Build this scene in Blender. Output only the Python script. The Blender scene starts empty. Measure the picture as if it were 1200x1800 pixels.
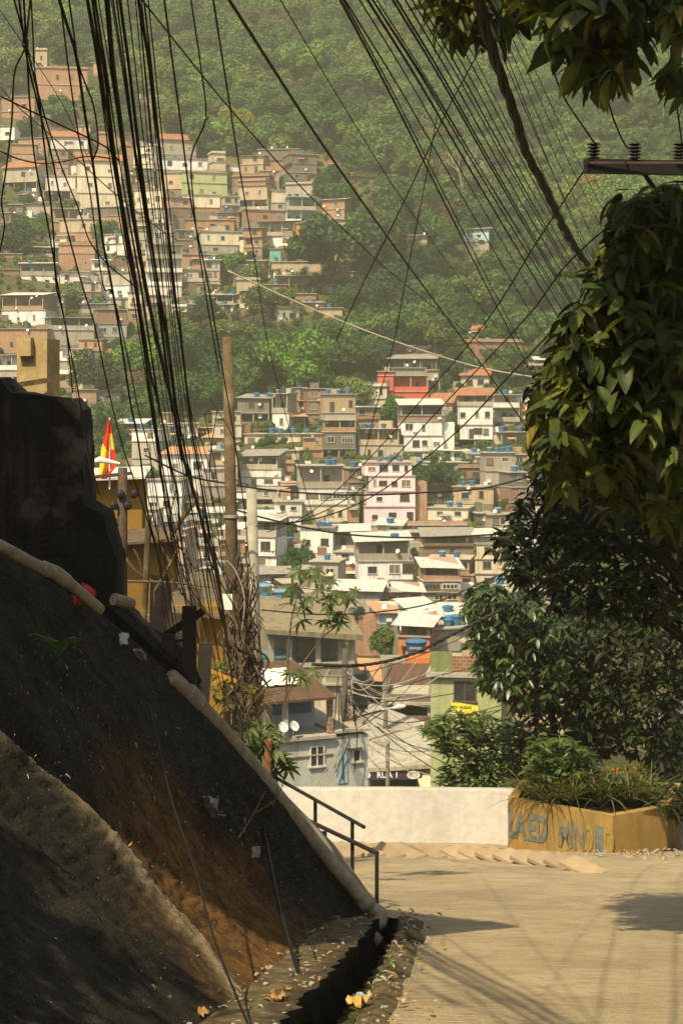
import bpy, math, random, re
import numpy as np
from mathutils import Vector, Matrix, noise
R = random.Random(11); NR = np.random.default_rng(11)
F = 3000.0; HY = 700.0; CX = 600.0
SC = bpy.context.scene; COL = SC.collection
rad = math.radians
def P(px, py, d): return Vector(((px-CX)/F*d, d, (HY-py)/F*d))
def pix(x, y, z): return CX+F*x/y, HY-F*z/y
def road_z(y): return -2.1-0.207*y
_PY = [-700, -200, 0, 100, 250, 400, 560, 720, 925, 1045, 1100, 1240, 1385]
_PD = [900, 720, 620, 580, 530, 480, 430, 375, 310, 255, 205, 130, 95]
def depth(py): return float(np.interp(py, _PY, _PD))
_TY = [-200, 0, 30, 41, 60, 84, 95, 115, 130, 150, 205, 255, 310, 375, 430, 480, 530, 580, 620, 720, 900, 1100]
_TZ = [36, -2.5, -8.7, -11.5, -18, -22, -24.5, -28.3, -30, -31.5, -31.5, -31, -23.5, -2.8, 19.5, 47.5, 79, 115.5, 144, 215, 255, 250]
def terr(x, y):
    b = float(np.interp(y, _TY, _TZ))
    if y > 200:
        a = min(1, (y-200)/200)
        b += a*(noise.noise((x*.012, y*.012, 3))*9+noise.noise((x*.04, y*.04, 9))*2.5)
    return b

# ------------------------------------------------------------- materials
MATS = {}
def nodes(name):
    m = bpy.data.materials.new(name); m.use_nodes = True
    nt = m.node_tree; nt.nodes.clear()
    out = nt.nodes.new('ShaderNodeOutputMaterial')
    b = nt.nodes.new('ShaderNodeBsdfPrincipled')
    nt.links.new(b.outputs[0], out.inputs[0])
    MATS[name] = m
    return m, nt, b, out
def N(nt, t, **kw):
    n = nt.nodes.new(t)
    for k, v in kw.items():
        if k in n.inputs: n.inputs[k].default_value = v
        else: setattr(n, k, v)
    return n
def objco(nt, scale=(1, 1, 1)):
    tc = N(nt, 'ShaderNodeTexCoord'); mp = N(nt, 'ShaderNodeMapping'); mp.inputs['Scale'].default_value = scale
    nt.links.new(tc.outputs['Object'], mp.inputs['Vector']); return mp.outputs[0]
def noi(nt, vec, scale, detail=5, rough=.6):
    n = N(nt, 'ShaderNodeTexNoise', Scale=scale, Detail=detail, Roughness=rough)
    nt.links.new(vec, n.inputs['Vector']); return n.outputs['Fac']
def ramp(nt, fac, stops):
    r = N(nt, 'ShaderNodeValToRGB'); e = r.color_ramp.elements
    while len(e) < len(stops): e.new(.5)
    for el, (p, c) in zip(e, stops):
        el.position = p; el.color = (c[0], c[1], c[2], 1) if not isinstance(c, (int, float)) else (c, c, c, 1)
    nt.links.new(fac, r.inputs[0]); return r.outputs[0]
def mixc(nt, fac, a, b, mode='MIX'):
    m = N(nt, 'ShaderNodeMix', data_type='RGBA', blend_type=mode)
    for i, v in ((0, fac), (6, a), (7, b)):
        if isinstance(v, (int, float)): m.inputs[i].default_value = v
        elif isinstance(v, tuple): m.inputs[i].default_value = (v[0], v[1], v[2], 1)
        else: nt.links.new(v, m.inputs[i])
    return m.outputs[2]
def bump(nt, b, h, strength=.3, dist=.05):
    n = N(nt, 'ShaderNodeBump', Strength=strength, Distance=dist)
    nt.links.new(h, n.inputs['Height']); nt.links.new(n.outputs[0], b.inputs['Normal'])
def plain(name, c, rough=.8, var=.25, scale=3, bmp=0, metal=0, spec=.3):
    if name in MATS: return MATS[name]
    m, nt, b, o = nodes(name)
    v = objco(nt); f = noi(nt, v, scale)
    c2 = tuple(x*(1-var) for x in c); c3 = tuple(min(1, x*(1+var*.6)) for x in c)
    nt.links.new(ramp(nt, f, [(.3, c2), (.7, c3)]), b.inputs['Base Color'])
    b.inputs['Roughness'].default_value = rough; b.inputs['Metallic'].default_value = metal
    b.inputs['Specular IOR Level'].default_value = spec
    if bmp: bump(nt, b, f, bmp)
    return m
def plaster(name, c, dirt=.55, grime=(.10, .085, .065)):
    if name in MATS: return MATS[name]
    m, nt, b, o = nodes(name)
    v = objco(nt)
    big = noi(nt, v, .45, 6, .65)
    st = noi(nt, objco(nt, (1.6, 1.6, .16)), 1.0, 5, .7)
    fine = noi(nt, v, 5, 4)
    oi = N(nt, 'ShaderNodeObjectInfo')
    base = mixc(nt, ramp(nt, fine, [(.3, 0), (.75, 1)]), tuple(x*.82 for x in c), tuple(min(.9, x*1.06) for x in c))
    base = mixc(nt, 1.0, base, ramp(nt, oi.outputs['Random'], [(0, (.72, .70, .66)), (.3, (1.02, .98, .90)), (.6, (.88, .90, .92)), (.8, (1.10, 1.06, 1.0)), (1, (.80, .76, .70))]), 'MULTIPLY')
    s1 = ramp(nt, st, [(.47, 0), (.72, dirt)])
    base = mixc(nt, s1, base, grime)
    s2 = ramp(nt, big, [(.5, 0), (.72, dirt*.9)])
    base = mixc(nt, s2, base, tuple((x*.45+g*.5) for x, g in zip(c, grime)))
    nt.links.new(base, b.inputs['Base Color']); b.inputs['Roughness'].default_value = .9
    b.inputs['Specular IOR Level'].default_value = .15
    bump(nt, b, fine, .3, .03)
    return m
def brick(name, c1, c2, mortar=(.30, .27, .22), bw=.42, rh=.22):
    if name in MATS: return MATS[name]
    m, nt, b, o = nodes(name)
    tc = N(nt, 'ShaderNodeTexCoord'); sx = N(nt, 'ShaderNodeSeparateXYZ'); nt.links.new(tc.outputs['Object'], sx.inputs[0])
    ad = N(nt, 'ShaderNodeMath', operation='ADD'); nt.links.new(sx.outputs[0], ad.inputs[0]); nt.links.new(sx.outputs[1], ad.inputs[1])
    cb = N(nt, 'ShaderNodeCombineXYZ'); nt.links.new(ad.outputs[0], cb.inputs[0]); nt.links.new(sx.outputs[2], cb.inputs[1])
    oi = N(nt, 'ShaderNodeObjectInfo')
    br = N(nt, 'ShaderNodeTexBrick', Scale=1.0); br.inputs['Brick Width'].default_value = bw; br.inputs['Row Height'].default_value = rh
    br.inputs['Mortar Size'].default_value = .018
    for k, v in (('Color1', c1), ('Color2', c2), ('Mortar', mortar)): br.inputs[k].default_value = (*v, 1)
    nt.links.new(cb.outputs[0], br.inputs['Vector'])
    v = objco(nt)
    st = noi(nt, objco(nt, (1.4, 1.4, .2)), 1.0, 5, .7); big = noi(nt, v, .6, 5)
    col = mixc(nt, 1.0, br.outputs['Color'], ramp(nt, oi.outputs['Random'], [(0, (.7, .75, .85)), (.3, (1.15, 1.1, 1.05)), (.6, (.9, .85, .8)), (.8, (1.25, 1.3, 1.4)), (1, (1.0, 1.0, 1.0))]), 'MULTIPLY')
    col = mixc(nt, ramp(nt, st, [(.5, 0), (.75, .6)]), col, (.11, .08, .055))
    col = mixc(nt, ramp(nt, big, [(.55, 0), (.7, .55)]), col, (.30, .25, .19))
    nt.links.new(col, b.inputs['Base Color']); b.inputs['Roughness'].default_value = .92; b.inputs['Specular IOR Level'].default_value = .12
    bump(nt, b, br.outputs['Fac'], -.3, .02)
    return m
WALL = {
 'br': brick('orange_brick', (.37, .20, .112), (.28, .145, .08)),
 'bb': brick('brown_brick', (.22, .105, .055), (.17, .085, .045)),
 'wh': plaster('white_plaster', (.80, .79, .75), .5), 'cr': plaster('cream_plaster', (.64, .58, .45), .5),
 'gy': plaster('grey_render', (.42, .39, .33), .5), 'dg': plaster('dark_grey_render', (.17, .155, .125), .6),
 'pk': plaster('pink_plaster', (.84, .64, .68), .2), 'rd': plaster('red_plaster', (.58, .12, .09), .3, (.3, .06, .04)),
 'gn': plaster('pale_green_plaster', (.42, .47, .25), .3), 'bl': plaster('pale_blue_plaster', (.36, .52, .60), .35),
 'yc': plaster('shaded_ochre_plaster', (.24, .145, .03), .65, (.16, .08, .02)), 'tn': plaster('tan_plaster', (.48, .38, .26), .5),  # ochre is darkened: the shade on the house is in its colour
 'tq': plaster('turquoise_plaster', (.16, .42, .38), .4), 'or': plaster('orange_plaster', (.55, .20, .075), .35, (.25, .10, .05)),
 'bw': plaster('bluish_white_plaster', (.46, .50, .48), .4), 'cc': plaster('raw_concrete', (.27, .245, .19), .6),
}
CONC = plaster('slab_concrete', (.42, .39, .32), .5)
DARKG = plain('dark_glass', (.035, .038, .038), .25, .4, 2, spec=.5)
SHUT = plain('weathered_shutter', (.16, .13, .10), .7)
ALU = plain('window_aluminium', (.55, .53, .48), .5)
BROWNF = plain('brown_wood_frame', (.12, .075, .04), .7)
DOORM = plain('dark_door', (.07, .055, .045), .7)
TANKB = plain('tank_blue', (.05, .155, .29), .5, .2); TANKL = plain('tank_pale_lid', (.16, .30, .38), .5, .2)
DISHM = plain('dish_white', (.70, .68, .62), .5, .1); STEEL = plain('galvanised_steel', (.30, .29, .27), .5)
def sheet(name, c, c2):
    m, nt, b, o = nodes(name)
    w = N(nt, 'ShaderNodeTexWave', Scale=5.5, Distortion=0, bands_direction='X'); nt.links.new(objco(nt), w.inputs['Vector'])
    f = noi(nt, objco(nt, (2.2, .4, .4)), 1.2, 6, .7)
    nt.links.new(mixc(nt, ramp(nt, f, [(.38, 0), (.72, 1)]), c, c2), b.inputs['Base Color'])
    b.inputs['Roughness'].default_value = .75; b.inputs['Specular IOR Level'].default_value = .2
    bump(nt, b, w.outputs['Fac'], .5, .04); return m
ROOF = {'c': sheet('pale_fibre_sheet', (.66, .63, .56), (.36, .33, .27)), 'g': sheet('grey_fibre_sheet', (.33, .31, .27), (.18, .16, .13)),
        't': sheet('terracotta_tile', (.36, .16, .085), (.20, .10, .06)), 's': sheet('salmon_sheet', (.58, .30, .16), (.42, .22, .12)),
        'y': sheet('cream_sheet', (.62, .52, .34), (.45, .36, .22)), 'k': sheet('old_brown_tile', (.13, .075, .045), (.07, .045, .03))}
BLACKR = plain('black_rubber', (.012, .011, .010), .6, .3); RUST = plain('rusty_steel', (.075, .045, .03), .75, .4, 8)

# ------------------------------------------------------------- mesh builder
class MB:
    def __init__(s): s.v = []; s.f = []; s.m = []
    def add(s, vs, fs, mi=0):
        o = len(s.v); s.v += [tuple(v) for v in vs]; s.f += [tuple(i+o for i in f) for f in fs]; s.m += [mi]*len(fs)
    def box(s, x0, x1, y0, y1, z0, z1, mi=0):
        s.add([(x0, y0, z0), (x1, y0, z0), (x1, y1, z0), (x0, y1, z0), (x0, y0, z1), (x1, y0, z1), (x1, y1, z1), (x0, y1, z1)],
              [(0, 3, 2, 1), (4, 5, 6, 7), (0, 1, 5, 4), (1, 2, 6, 5), (2, 3, 7, 6), (3, 0, 4, 7)], mi)
    def hexa(s, pts, mi=0):   # 8 points, bottom loop then top loop
        s.add(pts, [(0, 3, 2, 1), (4, 5, 6, 7), (0, 1, 5, 4), (1, 2, 6, 5), (2, 3, 7, 6), (3, 0, 4, 7)], mi)
    def prism(s, poly, vec, mi=0):
        n = len(poly); vec = Vector(vec); a = [Vector(p) for p in poly]
        s.add(a+[p+vec for p in a], [tuple(range(n))[::-1], tuple(range(n, 2*n))]+[(i, (i+1) % n, n+(i+1) % n, n+i) for i in range(n)], mi)
    def beam(s, a, b, w, h, mi=0):
        a = Vector(a); b = Vector(b); d = (b-a).normalized()
        up = Vector((0, 0, 1)) if abs(d.z) < .95 else Vector((0, 1, 0))
        x = d.cross(up).normalized()*w/2; u = x.cross(d).normalized()*h/2
        s.hexa([a-x-u, a+x-u, b+x-u, b-x-u, a-x+u, a+x+u, b+x+u, b-x+u], mi)
    def tube(s, pts, r, n=6, mi=0):
        pts = [Vector(p) for p in pts]; k = len(pts)
        rs = r if hasattr(r, '__len__') else [r]*k
        up = Vector((.31, .17, .93)); vs = []; prev = None
        for i, p in enumerate(pts):
            t = (pts[min(i+1, k-1)]-pts[max(i-1, 0)]).normalized()
            if prev is None:
                x = t.cross(up)
                if x.length < .05: x = t.cross(Vector((1, 0, 0)))
                x.normalize()
            else:
                x = prev-t*prev.dot(t); x.normalize()
            prev = x; y = t.cross(x)
            for j in range(n):
                a = 2*math.pi*j/n; vs.append(p+(x*math.cos(a)+y*math.sin(a))*rs[i])
        fs = [(i*n+j, i*n+(j+1) % n, (i+1)*n+(j+1) % n, (i+1)*n+j) for i in range(k-1) for j in range(n)]
        fs += [tuple(range(n))[::-1], tuple(range((k-1)*n, k*n))]
        s.add(vs, fs, mi)
    def lathe(s, prof, c=(0, 0, 0), n=14, mi=0, M=None):
        vs = []
        for r, z in prof:
            for j in range(n):
                a = 2*math.pi*j/n; v = Vector((r*math.cos(a), r*math.sin(a), z))
                if M is not None: v = M @ v
                vs.append(v+Vector(c))
        k = len(prof)
        fs = [(i*n+j, i*n+(j+1) % n, (i+1)*n+(j+1) % n, (i+1)*n+j) for i in range(k-1) for j in range(n)]
        fs += [tuple(range(n))[::-1], tuple(range((k-1)*n, k*n))]
        s.add(vs, fs, mi)
    def build(s, name, mats, parent=None, loc=None, smooth=False):
        me = bpy.data.meshes.new(name); me.from_pydata(s.v, [], s.f)
        for m in (mats if isinstance(mats, (list, tuple)) else [mats]): me.materials.append(m)
        if any(s.m): me.polygons.foreach_set('material_index', s.m)
        if smooth: me.polygons.foreach_set('use_smooth', [True]*len(s.f))
        o = bpy.data.objects.new(name, me); COL.objects.link(o)
        if parent: o.parent = parent
        if loc is not None: o.location = loc
        return o
def npmesh(name, V, Fc, mats, parent=None, smooth=False, mi=None):
    Fc = np.asarray(Fc, np.int32); n, k = Fc.shape
    me = bpy.data.meshes.new(name)
    me.vertices.add(len(V)); me.vertices.foreach_set('co', np.asarray(V, np.float32).ravel())
    me.loops.add(n*k); me.loops.foreach_set('vertex_index', Fc.ravel())
    me.polygons.add(n); me.polygons.foreach_set('loop_start', np.arange(0, n*k, k, dtype=np.int32))
    for m in (mats if isinstance(mats, (list, tuple)) else [mats]): me.materials.append(m)
    if mi is not None: me.polygons.foreach_set('material_index', np.asarray(mi, np.int32))
    if smooth: me.polygons.foreach_set('use_smooth', np.ones(n, bool))
    me.update(calc_edges=True); me.validate()
    o = bpy.data.objects.new(name, me); COL.objects.link(o)
    if parent: o.parent = parent
    return o
def tag(o, label=None, cat=None, group=None, kind=None):
    if label: o['label'] = label
    if cat: o['category'] = cat
    if group: o['group'] = group
    if kind: o['kind'] = kind
    return o
def empty(name, loc, label=None, cat=None, group=None, rz=0):
    o = bpy.data.objects.new(name, None); COL.objects.link(o); o.location = loc; o.rotation_euler = (0, 0, rz)
    o.empty_display_size = .2
    return tag(o, label, cat, group)
def smoothpts(pts, k=6):
    out = []; n = len(pts); pts = [Vector(p) for p in pts]
    for i in range(n-1):
        p0, p1, p2, p3 = pts[max(i-1, 0)], pts[i], pts[i+1], pts[min(i+2, n-1)]
        for j in range(k):
            t = j/k
            out.append(.5*((2*p1)+(p2-p0)*t+(2*p0-5*p1+4*p2-p3)*t*t+(3*p1-p0-3*p2+p3)*t**3))
    out.append(pts[-1]); return out
SKY_STR = .10; SUN_STR = 5.0; EXPO = 0.58; DENOISE = True; HAZE = .00038
# ------------------------------------------------------------- world, sun, camera
S = Vector((-.30, -.52, .80)).normalized()
w = bpy.data.worlds.new("World"); SC.world = w; w.use_nodes = True
wn = w.node_tree.nodes; bg = wn['Background']
sky = wn.new('ShaderNodeTexSky'); sky.sky_type = 'NISHITA'; sky.sun_disc = False
sky.sun_elevation = math.asin(S.z); sky.sun_rotation = math.atan2(S.x, S.y)
sky.dust_density = 4.0; sky.air_density = 1.0; sky.ozone_density = .6
w.node_tree.links.new(sky.outputs[0], bg.inputs[0]); bg.inputs[1].default_value = SKY_STR
sl = bpy.data.lights.new('sun', 'SUN'); sl.energy = SUN_STR; sl.angle = rad(.5); sl.color = (1.0, .84, .55)
so = bpy.data.objects.new('sun', sl); COL.objects.link(so); so.rotation_euler = S.to_track_quat('Z', 'Y').to_euler(); so.location = S*120
cd = bpy.data.cameras.new('camera'); cam = bpy.data.objects.new('camera', cd); COL.objects.link(cam)
cd.sensor_fit = 'VERTICAL'; cd.sensor_height = 36; cd.sensor_width = 24; cd.lens = F/1800*36
cam.rotation_euler = (rad(90), 0, 0); cd.shift_y = -200/1800; cd.clip_end = 4000; cd.clip_start = .1
SC.camera = cam
SC.view_settings.view_transform = 'Standard'; SC.view_settings.look = 'None'; SC.view_settings.gamma = 1; SC.view_settings.exposure = EXPO
SC.cycles.use_denoising = DENOISE
SC.cycles.max_bounces = 6; SC.cycles.diffuse_bounces = 3; SC.cycles.transparent_max_bounces = 8; SC.cycles.volume_bounces = 1
SC.cycles.caustics_reflective = False; SC.cycles.caustics_refractive = False
if HAZE:
    hb = MB(); hb.box(-420, 420, -215, 1080, -48, 268)
    m = bpy.data.materials.new('haze_air'); m.use_nodes = True; nt = m.node_tree; nt.nodes.clear()
    o = nt.nodes.new('ShaderNodeOutputMaterial'); v = nt.nodes.new('ShaderNodeVolumePrincipled')
    v.inputs['Density'].default_value = HAZE; v.inputs['Color'].default_value = (.88, .89, .70, 1); v.inputs['Anisotropy'].default_value = .2
    nt.links.new(v.outputs[0], o.inputs['Volume'])
    tag(hb.build('haze', m), kind='stuff')

# ------------------------------------------------------------- ground sheet, hillside included
def ground():
    xs = np.concatenate([np.arange(-400, -60, 12), np.arange(-60, 60, 4), np.arange(60, 401, 12)])
    ys = np.concatenate([np.arange(-200, -10, 15), np.arange(-10, 60, 2.5), np.arange(60, 200, 5), np.arange(200, 640, 6), np.arange(640, 1070, 15)])
    V = np.array([(x, y, terr(x, y)) for y in ys for x in xs]); nx = len(xs)
    Fc = [(j*nx+i, j*nx+i+1, (j+1)*nx+i+1, (j+1)*nx+i) for j in range(len(ys)-1) for i in range(nx-1)]
    m, nt, b, o = nodes('hillside_soil')
    v = objco(nt); f = noi(nt, v, .05, 8, .7); g = noi(nt, v, .6, 6, .7)
    c = mixc(nt, ramp(nt, f, [(.35, 0), (.6, 1)]), (.045, .06, .022), (.16, .12, .065))
    c = mixc(nt, ramp(nt, g, [(.3, 0), (.7, .8)]), c, (.03, .04, .014))
    nt.links.new(c, b.inputs['Base Color']); b.inputs['Roughness'].default_value = 1; b.inputs['Specular IOR Level'].default_value = 0
    bump(nt, b, g, .8, .8)
    tag(npmesh('ground', V, Fc, m, smooth=True), kind='structure')
ground()

# ------------------------------------------------------------- foliage meshes
def unit(a): return a/np.maximum(np.linalg.norm(a, axis=-1, keepdims=True), 1e-9)
def leafquads(C, Nn, size, aspect=1.0, rng=NR, bend=.25):
    """kite-like two-quad clumps at C facing Nn"""
    n = len(C); r = unit(rng.normal(size=(n, 3))); a = unit(np.cross(Nn, r)); b = np.cross(Nn, a)
    s = np.asarray(size).reshape(-1, 1)*np.ones((n, 1)); a = a*s*aspect; b = b*s
    dn = Nn*s*bend
    V = np.stack([C-b*.9-dn, C-a*.7, C+b*1.0-dn*1.2, C+a*.7, ], 1)
    return V.reshape(-1, 3), np.arange(4*n).reshape(n, 4)
def crown_data(rng, nb=9, n=2200, size=.085, flat=.85, spread=.8):
    bc = unit(rng.normal(size=(nb, 3)))*rng.uniform(.15, spread, (nb, 1)); bc[:, 2] = bc[:, 2]*.75+.1
    br = rng.uniform(.2, .48, nb)
    k = rng.integers(0, nb, n); d = unit(rng.normal(size=(n, 3))); d[:, 2] = np.where(d[:, 2] < -.75, -d[:, 2], d[:, 2])
    rr = br[k]*rng.uniform(.6, 1.12, n)
    C = bc[k]+d*rr[:, None]; C[:, 2] *= flat
    Nn = unit(d*1.0+rng.normal(size=(n, 3))*.6+np.array([0, 0, .25]))
    return leafquads(C, Nn, size*rng.uniform(.6, 1.35, n), rng=rng)
def leafmat(name, c, var=.5, rnd=0.0, trans=.25, rough=.55, spec=.25, c2=None, sc=1.2, leafvar=0):
    m, nt, b, o = nodes(name)
    v = objco(nt); f = noi(nt, v, sc, 6, .75)
    lv = N(nt, 'ShaderNodeAttribute', attribute_name='lv') if leafvar else None
    lo = tuple(x*(1-var) for x in c); hi = c2 or tuple(x*(1+var) for x in c)
    col = ramp(nt, f, [(.32, lo), (.52, c), (.72, hi)])
    if leafvar: col = mixc(nt, leafvar, col, ramp(nt, lv.outputs['Fac'], [(0, (.35, .42, .4)), (.45, (.8, .85, .8)), (.75, (1.15, 1.1, .9)), (.93, (1.7, 1.5, .9)), (1, (2.6, 1.5, .6))]), 'MULTIPLY')
    if rnd:
        oi = N(nt, 'ShaderNodeObjectInfo')
        tint = ramp(nt, oi.outputs['Random'], [(0, (.45, .7, .55)), (.3, (.8, .98, .75)), (.6, (1.05, 1.1, .75)), (.85, (1.25, 1.4, .75)), (1, (1.45, 1.15, .8))])
        col = mixc(nt, rnd, col, tint, 'MULTIPLY')
        ge = N(nt, 'ShaderNodeNewGeometry'); pn = noi(nt, ge.outputs['Position'], .022, 4, .6)
        col = mixc(nt, 1.0, col, ramp(nt, pn, [(.36, (.62, .80, .75)), (.5, (1, 1, 1)), (.62, (1.28, 1.3, .95))]), 'MULTIPLY')
    nt.links.new(col, b.inputs['Base Color']); b.inputs['Roughness'].default_value = rough; b.inputs['Specular IOR Level'].default_value = spec
    if trans:
        t = N(nt, 'ShaderNodeBsdfTranslucent'); nt.links.new(mixc(nt, 1.0, col, (1.3, 1.3, .5), 'MULTIPLY'), t.inputs[0])
        mx = N(nt, 'ShaderNodeMixShader'); mx.inputs[0].default_value = trans
        nt.links.new(b.outputs[0], mx.inputs[1]); nt.links.new(t.outputs[0], mx.inputs[2]); nt.links.new(mx.outputs[0], o.inputs[0])
    return m
BARK = plain('bark', (.05, .038, .026), .95, .5, 6, .5)
PALEBARK = plain('pale_bark', (.34, .30, .24), .9, .4, 6, .4)
LEAFK = {
 'dark': leafmat('leaf_dark_green', (.042, .080, .032), .5, .35, spec=.1), 'mid': leafmat('leaf_mid_green', (.070, .132, .036), .5, .3, spec=.1),
 'olive': leafmat('leaf_olive', (.125, .160, .050), .45, .3, spec=.1), 'yellow': leafmat('leaf_yellow_green', (.19, .18, .04), .4, .2, spec=.1),
 'bright': leafmat('leaf_bright_green', (.13, .26, .035), .35, 0, spec=.1), 'rust': leafmat('leaf_dry_ochre', (.19, .125, .05), .4, .2, spec=.1),
 'grey': leafmat('leaf_grey_brown', (.13, .11, .07), .4, .2, spec=.05)}
FORESTM = leafmat('forest_canopy', (.098, .150, .056), .6, .9, trans=.15, spec=.05)
CROWNS = []
for i in range(7):
    rg = np.random.default_rng(100+i); V, Fc = crown_data(rg, nb=8+i % 4*2, n=5200, size=.046+.006*(i % 3))
    o = npmesh('crown', V, Fc, LEAFK['mid']); COL.objects.unlink(o); CROWNS.append(o.data); bpy.data.objects.remove(o)
tm = MB(); tm.tube([(0, 0, -1.6), (.03, 0, -.9), (-.02, .03, -.4), (.02, 0, .15)], [.085, .065, .05, .02], 7)
for a, b_ in (((.0, 0, -.5), (.42, .1, .1)), ((0, 0, -.4), (-.4, -.1, .15)), ((0, 0, -.45), (.05, -.42, .05))): tm.tube([a, (Vector(a)+Vector(b_))/2+Vector((0, 0, .06)), b_], [.04, .03, .012], 5)
o = tm.build('trunk', BARK); TRUNK = o.data; bpy.data.objects.remove(o)
GROUP_T = 'trees on the hillside'
def tree(px, py, rpx, kind, label, group=None, D=None, sx=1.0, sz=1.0, name='hillside_tree'):
    """px,py = centre of the crown in the photo, rpx its half width"""
    # stand it on the slope under the crown
    if D is None: D = depth(py+rpx*.9)
    r = rpx/F*D*1.22; c = P(px, py, D)
    e = empty(name, c, label, 'tree', group or GROUP_T, R.uniform(0, 6.28))
    cr = bpy.data.objects.new('crown', R.choice(CROWNS)); COL.objects.link(cr); cr.parent = e; cr.scale = (r*sx, r*sx, r*sz)
    cr.material_slots[0].link = 'OBJECT'; cr.material_slots[0].material = LEAFK[kind]
    t = bpy.data.objects.new('trunk', TRUNK); COL.objects.link(t); t.parent = e; t.scale = (r*.45, r*.45, r*sz)
    return e
def bare_tree(px, py, hpx, label, D=None, group=GROUP_T):
    if D is None: D = depth(py)
    h = hpx/F*D; base = P(px, py, D); rg = random.Random(int(px*7+py))
    e = empty('bare_tree', base, label, 'tree', group)
    m = MB()
    def limb(p, d, L, r, lev):
        q = p+d*L*.5+Vector((rg.uniform(-1, 1), rg.uniform(-1, 1), .3))*L*.06; e2 = p+d*L
        m.tube([p, q, e2], [r, r*.8, r*.55], 5)
        if lev:
            for _ in range(3):
                dd = (d+Vector((rg.uniform(-.9, .9), rg.uniform(-.9, .9), rg.uniform(-.1, .6)))).normalized()
                limb(p+(e2-p)*rg.uniform(.6, 1), dd, L*rg.uniform(.5, .75), r*.55, lev-1)
    limb(Vector((0, 0, -1)), Vector((rg.uniform(-.1, .1), 0, 1)), h*.5, h*.022, 4)
    m.build('trunk', PALEBARK, e); return e
# ------------------------------------------------------------- houses on the hill
T = [0, 0, 1.0]; RECTS = []; TANKS = []; FAR = 999
def winpart(root, x, y, z, ww, hh, rs, style=0, frame=None, pane=None, name='window'):
    """a window standing in the wall plane y; frame and pane"""
    m = MB(); t = .07 if ww < 1.6 else .09
    m.box(x-ww/2, x-ww/2+t, y-.07, y+.02, z, z+hh); m.box(x+ww/2-t, x+ww/2, y-.07, y+.02, z, z+hh)
    m.box(x-ww/2+t, x+ww/2-t, y-.07, y+.02, z+hh-t, z+hh); m.box(x-ww/2-.08, x+ww/2+.08, y-.13, y+.02, z-.09, z)
    if style != 1: m.box(x-t/2, x+t/2, y-.06, y+.02, z, z+hh-t)
    if ww > 1.7:
        for q in (-.25, .25): m.box(x+q*ww-t/2, x+q*ww+t/2, y-.06, y+.02, z, z+hh-t)
        m.box(x-ww/2+t, x+ww/2-t, y-.055, y+.02, z+hh*.68, z+hh*.68+t*.8)
    wo = m.build(name, frame or rs.choice([ALU, ALU, BROWNF, SHUT]), root)
    p = MB(); p.box(x-ww/2+t, x+ww/2-t, y-.025, y+.015, z+.0, z+hh-t)
    p.build('pane', pane or rs.choice([DARKG, DARKG, DARKG, SHUT]), wo)
    return wo
def dish_on(root, x, y, z, r, rs):
    m = MB(); M = Matrix.Rotation(rs.uniform(-.7, .7), 3, 'Z') @ Matrix.Rotation(rad(62), 3, 'X')
    pr = [(r*q, r*.28*q*q) for q in (.02, .35, .7, 1)]; pr += [(r*.97, r*.28+.03), (.6*r, r*.16+.03)]
    m.lathe(pr[:4]+[(r*.96, r*.27-.03), (.5*r, r*.05-.03), (.02, -.03)], (x, y, z), 12, 0, M)
    m.beam((x, y+.05, z), (x+.1, y+.35, z-.45), .05, .05)
    f = M @ Vector((0, -r*.3, r*.9))+Vector((x, y, z)); m.beam(Vector((x, y, z))+M @ Vector((0, r*.9, r*.2)), f, .03, .03)
    m.build('satellite_dish', DISHM, root)
def tank_at(loc, r, n_label, k, tot, kind='b'):
    e = empty('water_tank', loc, None, 'water tank', 'water tanks on the roofs')
    h = r*1.25; m = MB(); m.lathe([(r*.72, 0), (r*.84, h*.45), (r*.97, h*.92), (r*1.04, h*.93), (r*1.04, h)], (0, 0, 0), 16)
    m.build('tank_body', TANKB, e)
    l = MB(); l.lathe([(r*1.07, h+.003), (r*1.07, h+.07), (r*.8, h+.16), (r*.25, h+.24), (.04, h+.25)], (0, 0, 0), 16)
    l.build('lid', TANKB if kind == 'b' else TANKL, e)
    TANKS.append((e, n_label, k, tot))
WASH = [plain('cloth_white', (.7, .68, .64)), plain('cloth_blue', (.10, .22, .42)), plain('cloth_red', (.55, .06, .05)), plain('cloth_pale', (.5, .45, .42))]
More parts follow.
